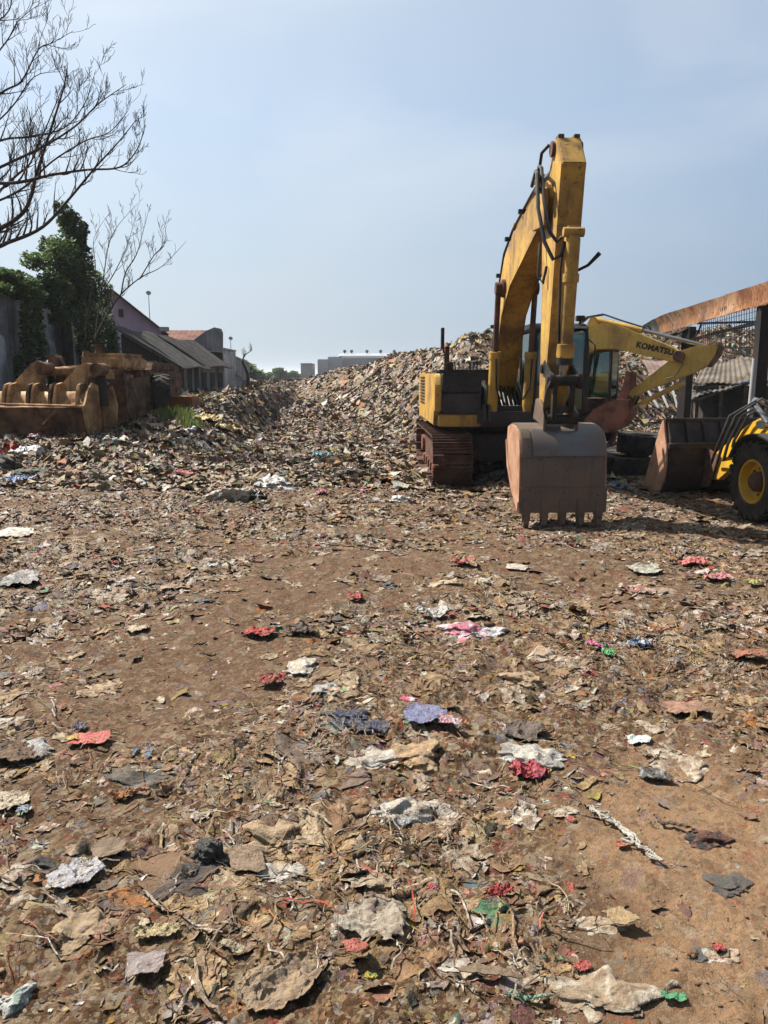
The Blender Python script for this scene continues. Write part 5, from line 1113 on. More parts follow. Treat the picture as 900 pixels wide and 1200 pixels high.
def simple_wall(label, px0, px1, yt, Y0, Y1, mat, name='garden_wall'):
    global ORG; x = XX(px0, 440, Y0); ORG = Vector((x, Y0, 0)); r = thing(name, label, 'wall', ORG)
    x1 = XX(px1, 440, Y1); z = ZZ(yt, Y0); m = MB()
    m.add([(x, Y0, 0), (x1, Y1, 0), (x1 - 0.3, Y1, 0), (x - 0.9, Y0, 0), (x, Y0, z), (x1, Y1, z), (x1 - 0.3, Y1, z), (x - 0.9, Y0, z)], [(3, 2, 1, 0), (4, 5, 6, 7), (0, 1, 5, 4), (1, 2, 6, 5), (2, 3, 7, 6), (3, 0, 4, 7)])
    part('masonry', m, mat, r, 0.01); m = MB(); z += 0.02
    m.add([(x + .05, Y0 - .05, z), (x1 + .05, Y1, z), (x1 - 0.35, Y1, z), (x - 0.95, Y0 - .05, z), (x + .05, Y0 - .05, z + .1), (x1 + .05, Y1, z + .1), (x1 - 0.35, Y1, z + .1), (x - 0.95, Y0 - .05, z + .1)], [(3, 2, 1, 0), (4, 5, 6, 7), (0, 1, 5, 4), (1, 2, 6, 5), (2, 3, 7, 6), (3, 0, 4, 7)]); part('coping', m, 'concrete', r, 0.01)
simple_wall('pale grey wall end just past the gabled house', 263, 277, 410, 44.6, 49, 'concrete')
simple_wall('lower grey wall running on into the distance behind the dead branch', 276, 293, 419, 50, 80, 'render')
def antenna(label, px, y0, y1, Y):
    global ORG; p = P(px, y0, Y); ORG = Vector((p.x, p.y, 0)); r = thing('antenna_mast', label, 'antenna', ORG)
    m = MB(); m.cyl((p.x, p.y, 0.2), (p.x, p.y, ZZ(y1, Y)), 0.03, 0.02, 6); part('mast', m, 'steel', r)
    m = MB(); z = ZZ(y1, Y); m.lathe([(0, 0.0), (0.03, 0.08), (0.06, 0.14), (0.05, 0.14), (0.02, 0.08), (-0.01, 0.0)], (p.x, p.y, z), (0.3, -0.8, 0.5), 12); part('dish', m, 'pale', r)
antenna('thin antenna mast behind the pink house gable', 177, 400, 344, 44)
antenna('thin antenna mast above the pale wall end', 271, 420, 397, 53)

# ---- rusting old loader
def old_loader():
    global ORG; Y = 17.6; ORG = Vector((XX(70, 480, Y), 18.6, 0.45)); root = thing('scrap_loader', 'rusting brown and yellow wheel loader with its bucket tipped over, parked by the concrete wall', 'wheel loader', ORG)
    xl, xr_ = XX(-75, 480, 17.3), XX(98, 480, 17.3)
    def fy(y, z): return (y, z)
    z0 = 0.38
    m = MB(); m.prism([(17.42, z0), (17.2, 1.07), (17.23, 1.10), (17.46, z0)], xl, xr_); b = part('bucket', m, 'oldrust', root, 0.006)
    m = MB(); m.prism([(17.22, 1.075), (17.45, 1.13), (17.50, 1.20), (17.56, 1.33), (17.70, 1.42), (17.90, 1.42), (18.15, 1.33), (18.5, 1.0), (18.6, 0.5), (18.55, 0.5), (18.45, 0.98), (18.12, 1.28), (17.88, 1.37), (17.70, 1.37), (17.6, 1.3), (17.54, 1.18), (17.47, 1.09), (17.24, 1.05)], xl, xr_); part('shell', m, 'oldyellow', b, 0.004, 45)
    m = MB(); m.prism([(17.42, z0), (17.2, 1.07), (17.30, 1.16), (17.5, 1.42), (17.8, 1.62), (18.15, 1.55), (18.5, 1.15), (18.65, 0.6), (18.3, 0.34)], xr_, xr_ + 0.05); part('side_plate', m, 'oldyellow', b, 0.008)
    m = MB(); m.prism([(17.42, z0), (17.2, 1.07), (17.30, 1.16), (17.5, 1.42), (17.8, 1.62), (18.15, 1.55), (18.5, 1.15), (18.65, 0.6), (18.3, 0.34)], xl - 0.05, xl); part('side_plate', m, 'oldyellow', b, 0.008)
    m = MB(); q = [P(-60, 472, 17.18), P(99, 476, 17.18)]; m.tube(q, 0.03, 6); part('lip_bar', m, 'oldyellow', b)
    m = MB(); m.tube([P(50, 497, 17.22), P(64, 482, 17.15)], 0.025, 4); part('loose_bar', m, 'oldyellow', b)
    for c in (-30, 6, 12, 34, 40, 60, 66, 92):
        x = XX(c, 470, 17.5); m = MB(); m.prism([(17.38, 1.10), (17.42, 1.36), (17.55, 1.58), (17.85, 1.62), (18.2, 1.5), (18.3, 1.2), (17.9, 1.40), (17.68, 1.42), (17.53, 1.33), (17.47, 1.12)], x - 0.035, x + 0.035); part('bracket', m, 'oldrust' if c in (34, 60) else 'oldyellow', b, 0.008)
    for pts, pin in (([(6, 464), (14, 450), (36, 426), (44, 422), (53, 430), (50, 446), (56, 468), (30, 470)], (47, 432)), ([(62, 466), (70, 452), (90, 429), (100, 425), (117, 428), (116, 437), (101, 443), (96, 466)], (112, 433))):
        m = MB(); plate(m, pts, 17.95, 18.12); a = part('lift_arm', m, 'oldyellow', root, 0.02)
        m = MB(); p = P(*pin, 17.85); m.cyl(p, p + Vector((0, 0.5, 0)), 0.15, n=18); part('pin', m, 'oldrust', a, 0.02)
        # arm runs back to the body
        e = P(pin[0] - 6, pin[1] + 4, 18.1); m = MB(); m.tube([e, (e.x + 0.25, 19.4, 1.75), (e.x + 0.3, 20.0, 1.7)], 0.13, 4); part('arm_beam', m, 'oldyellow', a, 0.01)
    m = MB(); m.cyl(P(48, 436, 18.35), P(108, 433, 18.35), 0.11, n=16); part('cross_tube', m, 'oldyellow', root)
    m = MB(); plate(m, [(54, 436), (56, 418), (64, 414), (70, 419), (78, 434), (74, 452), (66, 446), (63, 430)], 18.5, 18.62); p = P(63, 423, 18.4); m.cyl(p, p + Vector((0, 0.35, 0)), 0.13); part('tilt_lever', m, 'oldrust', root, 0.02)
    m = MB(); m.cyl(P(60, 452, 18.3), P(58, 425, 18.9), 0.09); m.cyl(P(50, 462, 18.2), P(66, 440, 19.2), 0.07); part('tilt_cylinder', m, 'black', root)
    # front frame and engine cover
    m = MB(); x0, x1 = XX(94, 420, 18.9), XX(143, 420, 18.9); z1, z2 = ZZ(433, 18.9), ZZ(418, 18.9)
    m.b2(x0, x1, 18.9, 20.9, z1, z2); bd = part('engine_cover', m, 'oldyellow', root, 0.05)
    m = MB(); m.b2(x0 + 0.1, x1 - 0.05, 19.0, 20.7, z2, z2 + 0.09); part('top_plate', m, 'oldyellow', bd, 0.03)
    m = MB(); p = P(116, 417, 19.2); m.cyl(p, p + Vector((0, 0, 0.22)), 0.09); m.cyl(p + Vector((0, 0, 0.22)), p + Vector((0, 0, 0.27)), 0.15); part('air_cleaner', m, 'oldrust', bd, 0.01)
    m = MB(); p = P(101, 419, 19.2); m.cyl(p, p + Vector((0, 0, 0.15)), 0.1, 0.07); part('cap', m, 'oldyellow', bd, 0.01)
    m = MB(); m.b2(x1 - 0.22, x1 - 0.02, 18.95, 19.2, 0.6, z1); m.b2(x0 + 0.15, x0 + 0.4, 18.9, 19.2, 0.6, z1); m.b2(x1 - 0.18, x1 - 0.04, 20.4, 20.7, 0.6, z1); m.b2(x0, x1, 19.3, 20.8, 0.75, 1.25); m.b2(x0, x1 - 0.1, 18.98, 19.1, 1.3, 1.42); part('front_frame', m, 'oldrust', root, 0.02)
    m = MB(); m.cyl(P(117, 437, 18.3), P(121, 476, 18.3), 0.13); m.cyl(P(117, 431, 18.3), P(117, 437, 18.3), 0.19); part('lift_cylinder', m, 'black', root, 0.006)
    m = MB(); m.cyl(P(121, 476, 18.3), P(123, 500, 18.3), 0.06); part('piston_rod', m, 'oldyellow', root)
    m = MB(); plate(m, [(124, 500), (122, 470), (128, 452), (131, 452), (137, 475), (136, 500)], 18.5, 18.6); plate(m, [(136, 492), (135, 430), (145, 430), (146, 488)], 19.2, 19.3); part('hinge_plate', m, 'oldyellow', root, 0.01)
    m = MB(); m.prism([(18.9, 1.7), (19.0, 0.9), (19.4, 0.62), (20.6, 0.62), (21.0, 1.0), (21.0, 1.75)], x1 - 0.03, x1 + 0.02); part('side_plate', m, 'oldrust', root, 0.02)
    # wheels
    for x, y, s in ((x1 + 0.05, 21.6, 1), (x0 - 0.9, 19.6, -1), (x0 - 0.9, 22.5, -1)):
        w = make_tyre(root, (x + 0.1, y, 1.20), (1, 0.25, 0), 0.62, 0.33, 0.46, 20, 'wheel')
        m = MB(); m.lathe([(0.2, 0.34), (0.14, 0.28), (0.1, 0.1), (0.1, 0)], (x + 0.1, y, 1.20), (s, 0.25 * s, 0), 24); part('rim', m, 'oldrust', w)
    m = MB(); m.b2(x0, x1 - 0.05, 20.9, 24.5, 1.0, 1.9); m.prism([(22.0, 1.9), (24.5, 1.9), (24.3, 2.15), (22.2, 2.15)], x0 + 0.1, x1 - 0.2); part('rear_frame', m, 'oldrust', root, 0.04)
old_loader()
ORG = Vector((XX(184, 460, 24.5), 24.5, 0.95)); r = thing('scrap_axle', 'dark blue grey scrap axle with a tyre leaning before the shed front', 'scrap', ORG)
w = make_tyre(r, (XX(183, 458, 24.5), 24.5, ZZ(460, 24.5)), (0.6, -1, 0.25), 0.48, 0.26, 0.34, 18, 'wheel')
m = MB(); a = P(166, 452, 24.8); m.cyl(a, P(196, 462, 24.6), 0.11); m.cyl(P(176, 446, 25), P(192, 448, 25), 0.16); m.box(P(172, 458, 24.9), (0.5, 0.35, 0.4)); m.box(P(190, 455, 24.9), (0.3, 0.3, 0.3)); part('axle_housing', m, 'dark', r, 0.03)
# orange metal trough
Y = 21.6; p = P(204, 474, Y); ORG = Vector((p.x, Y, p.z)); ORG.z += 0.0; r = thing('metal_trough', 'shallow orange rusted metal trough lying on the refuse near the sheds', 'trough', ORG)
m = MB(); x0, x1, za, zb = XX(183, 474, Y), XX(226, 474, Y), ZZ(482, Y) - 0.08, ZZ(465, Y)
t = 0.02
m.b2(x0, x1, Y, Y + 0.7, za, za + t); m.add([(x0 + 0.03, Y, za), (x1 - 0.03, Y, za), (x1, Y - 0.08, zb), (x0, Y - 0.08, zb), (x0 + 0.03, Y + t, za), (x1 - 0.03, Y + t, za), (x1, Y - 0.08 + t, zb), (x0, Y - 0.08 + t, zb)], [(0, 1, 2, 3), (7, 6, 5, 4), (3, 2, 6, 7), (0, 3, 7, 4), (1, 5, 6, 2), (0, 4, 5, 1)])
m.b2(x0, x1, Y + 0.68, Y + 0.7, za, zb); m.b2(x0, x0 + t, Y - 0.05, Y + 0.7, za, zb); m.b2(x1 - t, x1, Y - 0.05, Y + 0.7, za, zb); part('tray', m, 'orange', r, 0.004)
m = MB()
for y_ in (Y - 0.09, Y + 0.7): m.cyl((x0, y_, zb), (x1, y_, zb), 0.018, n=6)
part('rim', m, 'orange', r)

# ---- far away: factory and trees
def factory():
    global ORG; Y = 220; ORG = Vector((XX(410, 430, Y), Y, 0)); r = thing('factory', 'long pale factory hall with roof vents on the horizon', 'factory', ORG)
    m = MB()
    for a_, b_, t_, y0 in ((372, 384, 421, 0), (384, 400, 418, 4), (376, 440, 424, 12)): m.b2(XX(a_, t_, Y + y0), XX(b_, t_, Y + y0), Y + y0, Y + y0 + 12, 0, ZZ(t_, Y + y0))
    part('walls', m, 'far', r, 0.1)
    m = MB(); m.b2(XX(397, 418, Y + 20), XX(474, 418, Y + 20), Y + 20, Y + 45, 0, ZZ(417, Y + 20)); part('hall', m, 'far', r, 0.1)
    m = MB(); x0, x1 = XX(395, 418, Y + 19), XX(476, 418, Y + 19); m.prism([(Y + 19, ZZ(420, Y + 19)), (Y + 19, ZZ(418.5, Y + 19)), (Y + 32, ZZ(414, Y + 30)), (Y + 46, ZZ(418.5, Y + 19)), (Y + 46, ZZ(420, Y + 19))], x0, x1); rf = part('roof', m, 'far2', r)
    for a_ in (404, 412, 430, 446, 462): m = MB(); p = P(a_, 414, Y + 30); m.cyl(p, p + Vector((0, 0, 0.5)), 0.3, n=10); m.lathe([(0.4, 0.5), (0.7, 0.55), (1.0, 0.4), (1.15, 0.0)], p, (0, 0, 1), 12); part('roof_vent', m, 'dark', rf)
    ORG = Vector((XX(360, 430, Y), Y, 0)); r = thing('silo_building', 'small pale building at the left end of the factory', 'building', ORG)
    m = MB(); m.b2(XX(355, 430, Y), XX(367, 430, Y), Y - 6, Y + 6, 0, ZZ(427, Y)); part('walls', m, 'far', r, 0.1)
    m = MB(); m.b2(XX(354.5, 430, Y), XX(367.5, 430, Y), Y - 6.4, Y + 6.4, ZZ(427, Y) + 0.02, ZZ(426, Y)); part('roof', m, 'far2', r, 0.1)
factory()
for i, (px, py, w_, hh, Y) in enumerate([(284, 432, 9, 11, 110), (293, 437, 9, 7, 125), (303, 440, 7, 4, 150), (316, 439, 9, 4, 210), (328, 437, 11, 6, 190), (338, 438.5, 7, 4, 205), (345, 439, 8, 5, 215), (352, 441, 5, 3, 230), (276, 437, 9, 8, 105)]):
    p = P(px, 440, Y); ORG = Vector((p.x, Y, 0)); k = Y / F
    r = thing('distant_tree', ['grey green tree nearest to the end of the left hand wall', 'rounded grey green tree second from the wall end', 'low tree third from the wall end'][i] if i < 3 else {8: 'tree crown partly behind the lower grey wall', 3: 'hazy tree at the left end of the far row on the horizon', 4: 'hazy tree second from the left in the far row', 5: 'hazy tree in the middle of the far row', 6: 'hazy tree just left of the lowest one in the far row', 7: 'lowest hazy tree, nearest to the small pale building'}[i], 'tree', ORG, 0, 'hazy trees on the horizon')
    m = MB(); m.tube([(p.x, Y, 0), (p.x + 0.1, Y, ZZ(py, Y))], [0.3, 0.12], 6); part('trunk', m, 'bark', r)
    zc = ZZ(py, Y); leaf_cloud('crown', [((p.x + rng.normal() * w_ * k * 0.4, Y + rng.normal(), zc + rng.normal() * hh * k * 0.35 - 0.4 * hh * k * (q_ % 2)), (w_ * k * rng.uniform(0.3, 0.65), 2.0, hh * k * rng.uniform(0.35, 0.6)), 220) for q_ in range(7)] + [((p.x, Y, 0.8), (w_ * k * 0.9, 1.5, 1.2), 500)], 0.7, r, 'leaf', 0.2, 1.1)
# dead branch by the wall end
p = P(291, 458, 40.0); pz = hz(p.x, 40.0)
grow_tree('dead_branch', 'dark dead branch sticking up from the refuse by the wall end', (p.x, 40.0, pz), ([(p.x, 40, pz - 0.1), P(290, 438, 40), P(284, 424, 40)], [0.1, 0.08, 0.06]),
    [([P(284, 424, 40), P(287, 416, 40), P(295, 411, 40)], 0.05), ([P(290, 440, 40), P(296, 436, 40), P(299, 444, 40)], 0.04), ([P(292, 450, 40), P(286, 446, 40), P(284, 455, 39.9)], 0.04)], 0.7, 3, None, 3)
# weeds
def weeds(label, px, py, n, rad):
    c = G(px, py); a = rng.uniform(0, 2 * pi, n); rr = rad * np.sqrt(rng.random(n)); x = c.x + rr * np.cos(a); y = c.y + rr * np.sin(a) * 1.5; z = h(x, y); hgt = rng.uniform(0.15, 0.38, n)
    d = rng.uniform(0, 2 * pi, n); lean = rng.uniform(0.05, 0.5, n) * hgt; w = rng.uniform(0.008, 0.02, n); wx, wy = -np.sin(d) * w, np.cos(d) * w; L5 = []
    for t in (0, 0.5, 1.0):
        k = 1 - 0.9 * t; ex, ey, ez = x + np.cos(d) * lean * t * t, y + np.sin(d) * lean * t * t, z + hgt * (t - 0.15 * t * t)
        L5 += [np.stack([ex + wx * k, ey + wy * k, ez], 1), np.stack([ex - wx * k, ey - wy * k, ez], 1)]
    V = np.stack(L5, 1).reshape(-1, 3); Q = (np.array([[0, 1, 3, 2], [2, 3, 5, 4]])[None] + (np.arange(n) * 6)[:, None, None]).reshape(-1, 4)
    o = link_mesh('weeds', np_mesh('weeds', V, Q, np.repeat(rng.uniform(0.7, 1.4, (n, 3)), 6, 0)), M['grass']); tag(o, label, 'weeds', kind='stuff')
weeds('green weeds sprouting below the orange trough', 206, 490, 330, 0.5)
weeds('low green weeds at the foot of the yellow bags', 222, 500, 160, 0.35)

# ------------------------------------------------------------------ pieces of refuse one can point to
_mc = {}
def pmat(col, col2=None, rough=0.45, dirt=0.25):
    col = tuple(0.5 * q for q in col); col2 = tuple(0.5 * q for q in col2) if col2 else None
    k = (col, col2, rough, dirt)
    if k not in _mc:
        m, nt, bs = new_mat('plastic ' + str(len(_mc))); v = coords(nt)
        c = col
        if col2: c = mix(nt, ramp(nt, noise(nt, v, 9, 2, 0.4, 0.8), [(0.50, 0.0), (0.53, 1.0)]), col, col2)
        c = mix(nt, ramp(nt, noise(nt, v, 16, 7, 0.7, 0.5), [(0.56 - 0.2 * dirt, 0.0), (0.70 - 0.2 * dirt, 0.85)]), c, SOIL)
        nt.links.new(c, bs.inputs['Base Color']); bs.inputs['Roughness'].default_value = rough; bump(nt, bs, noise(nt, v, 45, 6, 0.7, 1.6), 0.9, 0.016); _mc[k] = m
    return _mc[k]
SEED = [100]
def size_at(px_, py_, w):                       # real size of w pixels on the ground there
    g = G(px_, py_); d = ray(px_, py_); return g, w * g.y / d[1] / F
def sheet_thing(name, label, cat, px, py, w, asp, rot, col, col2=None, crumple=0.16, rough=0.5, edge=0.10, group=None, th=0.003, lift=0.012, dirt=0.3, n=44):
    """a crumpled flat piece: w = width in photo pixels, asp = depth/width on the ground"""
    SEED[0] += 1; r = np.random.default_rng(SEED[0]); g, W_ = size_at(px, py, w); W_ *= 0.45
    u = np.linspace(-1, 1, n); U, V = np.meshgrid(u, u); ang = np.arctan2(V, U); sq = r.uniform(0.1, 0.5); x = U * np.sqrt(1 - sq * V * V); y = V * np.sqrt(1 - sq * U * U); k_ = edge * 6
    e_ = np.maximum(abs(U), abs(V)) ** 2
    x, y = x + k_ * 0.55 * fbm(x * 1.1 + SEED[0], y * 1.1, 2, 3) + k_ * 0.28 * e_ * fbm(x * 4, y * 4 + SEED[0], 2, 4), y + k_ * 0.55 * fbm(x * 1.1, y * 1.1 + SEED[0], 2, 8) + k_ * 0.28 * e_ * fbm(x * 4 + SEED[0], y * 4, 2, 9)
    z = ridged(x, y * asp, SEED[0]); z = (z - z.min()) * crumple / max(1e-6, z.max() - z.min())
    x = x + 0.5 * crumple * fbm(x * 5, y * 5, 2, 13); y = y + 0.5 * crumple * fbm(x * 5, y * 5, 2, 14)
    x = x * W_; y = y * W_ * asp; z = z * W_ * 2
    ca, sa = cos(rot), sin(rot); X = x * ca - y * sa; Y = x * sa + y * ca
    Z = h(X + g.x, Y + g.y) * 0.55 + float(g.z) * 0.45 + z + lift - g.z
    top = np.stack([X.ravel(), Y.ravel(), Z.ravel()], 1); bot = top - [0, 0, th]; N = n * n
    q = (np.arange(n - 1)[:, None] * n + np.arange(n - 1)[None]).ravel(); Q = np.stack([q, q + 1, q + 1 + n, q + n], 1)
    rim = list(range(n)) + [n - 1 + j * n for j in range(1, n)] + [n * n - 1 - i for i in range(1, n)] + [(n - 1 - j) * n for j in range(1, n - 1)]
    R_ = [(rim[k], rim[k] + N, rim[(k + 1) % len(rim)] + N, rim[(k + 1) % len(rim)]) for k in range(len(rim))]
    me = np_mesh(name, np.concatenate([top, bot]), np.concatenate([Q, Q[:, ::-1] + N, np.array(R_)]))
    o = link_mesh(name, me, pmat(col, col2, rough, dirt), None, 50); o.location = g; return tag(o, label, cat, group)
def bag_thing(name, label, cat, px, py, w, hgt, depth, col, col2=None, rot=0.0, rough=0.42, rugged=0.34, group=None, dirt=0.25, sub=6, sink=0.2):
    """a slumped, crumpled sack: width and height in photo pixels, depth relative to width"""
    SEED[0] += 1; r = np.random.default_rng(SEED[0]); g, W_ = size_at(px, py, w); Hh = hgt * W_ / w; Hh *= 0.85; W_ *= 0.45
    bm = bmesh.new(); bmesh.ops.create_icosphere(bm, subdivisions=sub, radius=1); v = np.array([q.co[:] for q in bm.verts]); f = np.array([[q.index for q in p.verts] for p in bm.faces]); bm.free()
    k = 1 + rugged * 0.95 * ridged(v[:, 0] * 0.7 + v[:, 2] * 0.5, v[:, 1] * 1.5 - v[:, 2] * 0.6, SEED[0], 6, 1.2, 0.66) + 1.0 * fbm(v[:, 0] * 1.3 + SEED[0], v[:, 1] * 1.3 + v[:, 2], 3, 5)
    v = v * k[:, None]; x, y, z = v[:, 0] * W_ * 0.9, v[:, 1] * W_ * depth * 0.9, v[:, 2]
    z = np.where(z > -sink, z + sink, (z + sink) * 0.15) * Hh * 0.46
    ca, sa = cos(rot), sin(rot); X = x * ca - y * sa; Y = x * sa + y * ca; Z = z + h(X + g.x, Y + g.y) - g.z - 0.01
    o = link_mesh(name, np_mesh(name, np.stack([X, Y, Z], 1), f), pmat(col, col2, rough, dirt), None, 40); o.location = g; return tag(o, label, cat, group)
def line_thing(name, label, cat, pts, r, col, wob=0.0, strands=1, group=None, taper=0.6, lift=0.015):
    SEED[0] += 1; rn = random.Random(SEED[0]); g0 = G(*pts[0]); m = MB()
    for s in range(strands):
        fine = []
        for i in range(len(pts) - 1):
            for k in range(6):
                t = k / 6; fine.append((pts[i][0] * (1 - t) + pts[i + 1][0] * t, pts[i][1] * (1 - t) + pts[i + 1][1] * t))
        fine.append(pts[-1]); P3 = []
        for i, (a, b) in enumerate(fine): q = G(a + rn.gauss(0, wob * (1 + s)), b + rn.gauss(0, wob * 0.5)); P3.append(q + Vector((0, 0, lift + r + rn.uniform(0, wob * 0.004))) - g0)
        n = len(P3); m.tube(P3, [r * (1 - (1 - taper) * abs(2 * i / (n - 1) - 1)) for i in range(n)], 6)
    o = m.build(name, pmat(col, None, 0.7, 0.3), None); o.location = g0; return tag(o, label, cat, group)

WH, CR, BE, GY = (0.62, 0.61, 0.58), (0.52, 0.46, 0.36), (0.42, 0.33, 0.22), (0.33, 0.32, 0.31)
TAN, BR, BK, NAVY = (0.42, 0.29, 0.16), (0.20, 0.12, 0.07), (0.018, 0.016, 0.015), (0.012, 0.018, 0.06)
RED, PINK, MAR, GRN, CY, BLU, YEL, ORG_, TERR = (0.50, 0.035, 0.03), (0.60, 0.16, 0.20), (0.22, 0.02, 0.05), (0.04, 0.28, 0.12), (0.05, 0.42, 0.52), (0.07, 0.16, 0.42), (0.60, 0.40, 0.05), (0.55, 0.2, 0.05), (0.42, 0.15, 0.08)
# middle distance
bag_thing('sack', 'large slumped beige sack lying beside a black bag in the middle yard', 'sack', 272, 586, 44, 28, 0.8, BE, CR, 0.2)
bag_thing('bin_bag', 'black plastic bag between the beige sack and the white sack', 'bag', 299, 586, 26, 17, 0.8, BK, None, 0.1, 0.3)
bag_thing('sack', 'long white woven sack behind the black bag', 'sack', 325, 571, 50, 18, 0.6, WH, GY, -0.2)
sheet_thing('plastic_bag', 'bright cyan plastic bag on the refuse before the heap', 'bag', 378, 536, 24, 0.8, 0.2, CY, None, 0.25, 0.35, dirt=0.05)
bag_thing('plastic_bag', 'small white rounded bag on the bare strip left of the digger track', 'bag', 466, 587, 28, 10, 0.7, WH, None, 0, 0.4, 0.15)
sheet_thing('plastic_bag', 'small pink red bag right behind the sacks', 'bag', 377, 579, 16, 0.9, 0, PINK, None, 0.3, dirt=0.05)
sheet_thing('wrapper', 'tiny red wrapper near the foot of the heap', 'wrapper', 428, 577, 13, 0.8, 0, PINK, RED, 0.3, dirt=0.05)
sheet_thing('plastic_bag', 'mustard yellow bag on the low bank near the weeds', 'bag', 272, 507, 34, 1.0, 0.4, YEL, TAN, 0.35, dirt=0.1)
sheet_thing('plastic_bag', 'yellow plastic sheet uppermost on the low bank', 'plastic sheet', 243, 494, 30, 1.4, 0.1, (0.62, 0.48, 0.14), YEL, 0.3, dirt=0.1)
bag_thing('plastic_bag', 'pale grey bag beside the weeds on the bank', 'bag', 228, 507, 22, 13, 0.8, (0.42, 0.45, 0.5), GY)
sheet_thing('plastic_sheet', 'bright blue plastic at the left edge below the scrap loader', 'plastic sheet', 22, 566, 34, 0.9, 0.1, BLU, (0.2, 0.3, 0.5), 0.3, dirt=0.1)
bag_thing('plastic_bag', 'maroon bag lying at the foot of the scrap loader bucket', 'bag', 40, 513, 30, 10, 0.7, MAR, (0.3, 0.08, 0.12), 0)
bag_thing('plastic_bag', 'silvery white bag left of the brown cloth by the scrap loader', 'bag', 30, 530, 32, 13, 0.8, (0.5, 0.52, 0.54), WH, 0.2, 0.3)
bag_thing('cloth_heap', 'heap of dark cloth at the left edge beneath the scrap loader', 'cloth', 8, 548, 38, 22, 0.8, BK, (0.05, 0.06, 0.05), 0, 0.8)
bag_thing('cloth_heap', 'dark cloth heap with green flecks, right of the black one', 'cloth', 40, 556, 34, 14, 0.8, (0.04, 0.045, 0.04), (0.05, 0.12, 0.05), 0, 0.8)
bag_thing('carton', 'orange brown crumpled carton under the scrap loader', 'carton', 72, 560, 26, 18, 0.7, (0.36, 0.18, 0.08), TAN, 0.3, 0.8, 0.45)
bag_thing('cloth_bundle', 'long light brown bundle right of the crumpled carton', 'cloth', 110, 572, 42, 9, 0.5, (0.42, 0.26, 0.14), TAN, -0.2, 0.8)
bag_thing('plastic_bag', 'teal grey bag below the tyre of the scrap loader', 'bag', 131, 518, 18, 11, 0.8, (0.12, 0.22, 0.24), GY)
sheet_thing('plastic_bag', 'yellow scrap on the left flat', 'plastic scrap', 163, 552, 16, 0.8, 0, YEL, None, 0.3, dirt=0.05)
sheet_thing('plastic_bag', 'green scrap right of the yellow scrap on the left flat', 'plastic scrap', 182, 552, 12, 0.8, 0, GRN, None, 0.3, dirt=0.05)
bag_thing('cloth_bundle', 'red and pink rags in a loose pile on the left flat', 'rags', 210, 556, 30, 9, 0.6, (0.45, 0.05, 0.09), PINK, 0.1, 0.8)
bag_thing('plastic_bag', 'dark tangled rubbish clump before the heap, left of the digger', 'rubbish clump', 415, 556, 40, 13, 0.7, (0.05, 0.045, 0.04), (0.2, 0.16, 0.12), 0, 0.9, 0.5)
sheet_thing('plastic_sheet', 'dark flat plastic at the left edge of the bare ground', 'plastic sheet', 22, 681, 48, 1.2, 0.15, (0.06, 0.065, 0.07), GY, 0.12)
sheet_thing('plastic_sheet', 'pale washed out plastic at the left edge, level with the digger bucket', 'plastic sheet', 14, 628, 46, 1.6, 0, (0.55, 0.52, 0.46), CR, 0.12)
# mid-ground
sheet_thing('plastic_bag', 'crumpled bright red bag alone in the middle of the yard', 'bag', 416, 705, 20, 1.0, 0.1, RED, None, 0.4, dirt=0.05)
bag_thing('plastic_bag', 'crumpled emerald green bag next to a red cloth strip', 'bag', 322, 737, 19, 12, 0.9, GRN, (0.05, 0.4, 0.25), 0, 0.35, dirt=0.05)
sheet_thing('cloth_strip', 'red cloth strip beside the green bag', 'cloth', 303, 745, 44, 0.55, -0.1, RED, (0.5, 0.12, 0.08), 0.2, 0.8, dirt=0.15)
sheet_thing('cloth_strip', 'dark brown flat cloth right of the green bag', 'cloth', 352, 742, 46, 0.6, -0.15, (0.09, 0.07, 0.06), BR, 0.2, 0.85)
sheet_thing('cloth_strip', 'dull red rag left of the translucent bag', 'cloth', 318, 803, 36, 0.7, 0.1, (0.42, 0.08, 0.06), TERR, 0.3, 0.8)
bag_thing('plastic_bag', 'translucent cream plastic bag above the navy bag', 'bag', 352, 786, 50, 16, 1.0, (0.5, 0.44, 0.34), WH, 0.4, 0.3, 0.25)
bag_thing('plastic_bag', 'greyish clear bag between the cream bag and the navy bag', 'bag', 385, 812, 34, 16, 1.0, (0.42, 0.41, 0.38), GY, 0, 0.3)
bag_thing('plastic_bag', 'crumpled navy blue plastic bag in the centre foreground', 'bag', 411, 846, 74, 21, 0.75, NAVY, (0.02, 0.025, 0.05), -0.2, 0.28, 0.4, dirt=0.05)
sheet_thing('wrapper', 'orange wrapper with a green dot lying on the navy bag edge', 'wrapper', 400, 820, 34, 0.45, 0.3, (0.55, 0.35, 0.2), GRN, 0.12, lift=0.05)
sheet_thing('packaging', 'lilac blue printed packet with a pink corner in the centre foreground', 'packet', 497, 846, 58, 0.85, -0.5, (0.17, 0.18, 0.33), (0.14, 0.13, 0.26), 0.12, 0.3, 0.05, lift=0.04, dirt=0.1)
sheet_thing('wrapper', 'pink scrap at the upper corner of the lilac packet', 'wrapper', 478, 832, 22, 0.6, -0.4, (0.6, 0.06, 0.15), WH, 0.15, lift=0.05, dirt=0.05)
sheet_thing('wrapper', 'pink scrap at the lower end of the lilac packet', 'wrapper', 527, 855, 30, 0.6, -0.4, (0.6, 0.3, 0.34), WH, 0.2, lift=0.04)
bag_thing('plastic_bag', 'large tan brown plastic bag below the lilac packet', 'bag', 488, 886, 66, 28, 0.9, (0.48, 0.31, 0.16), (0.42, 0.27, 0.14), 0.4, 0.35, 0.28, dirt=0.1)
bag_thing('plastic_bag', 'knotted cream plastic left of the tan bag', 'bag', 447, 893, 62, 15, 0.7, CR, WH, 0.1)
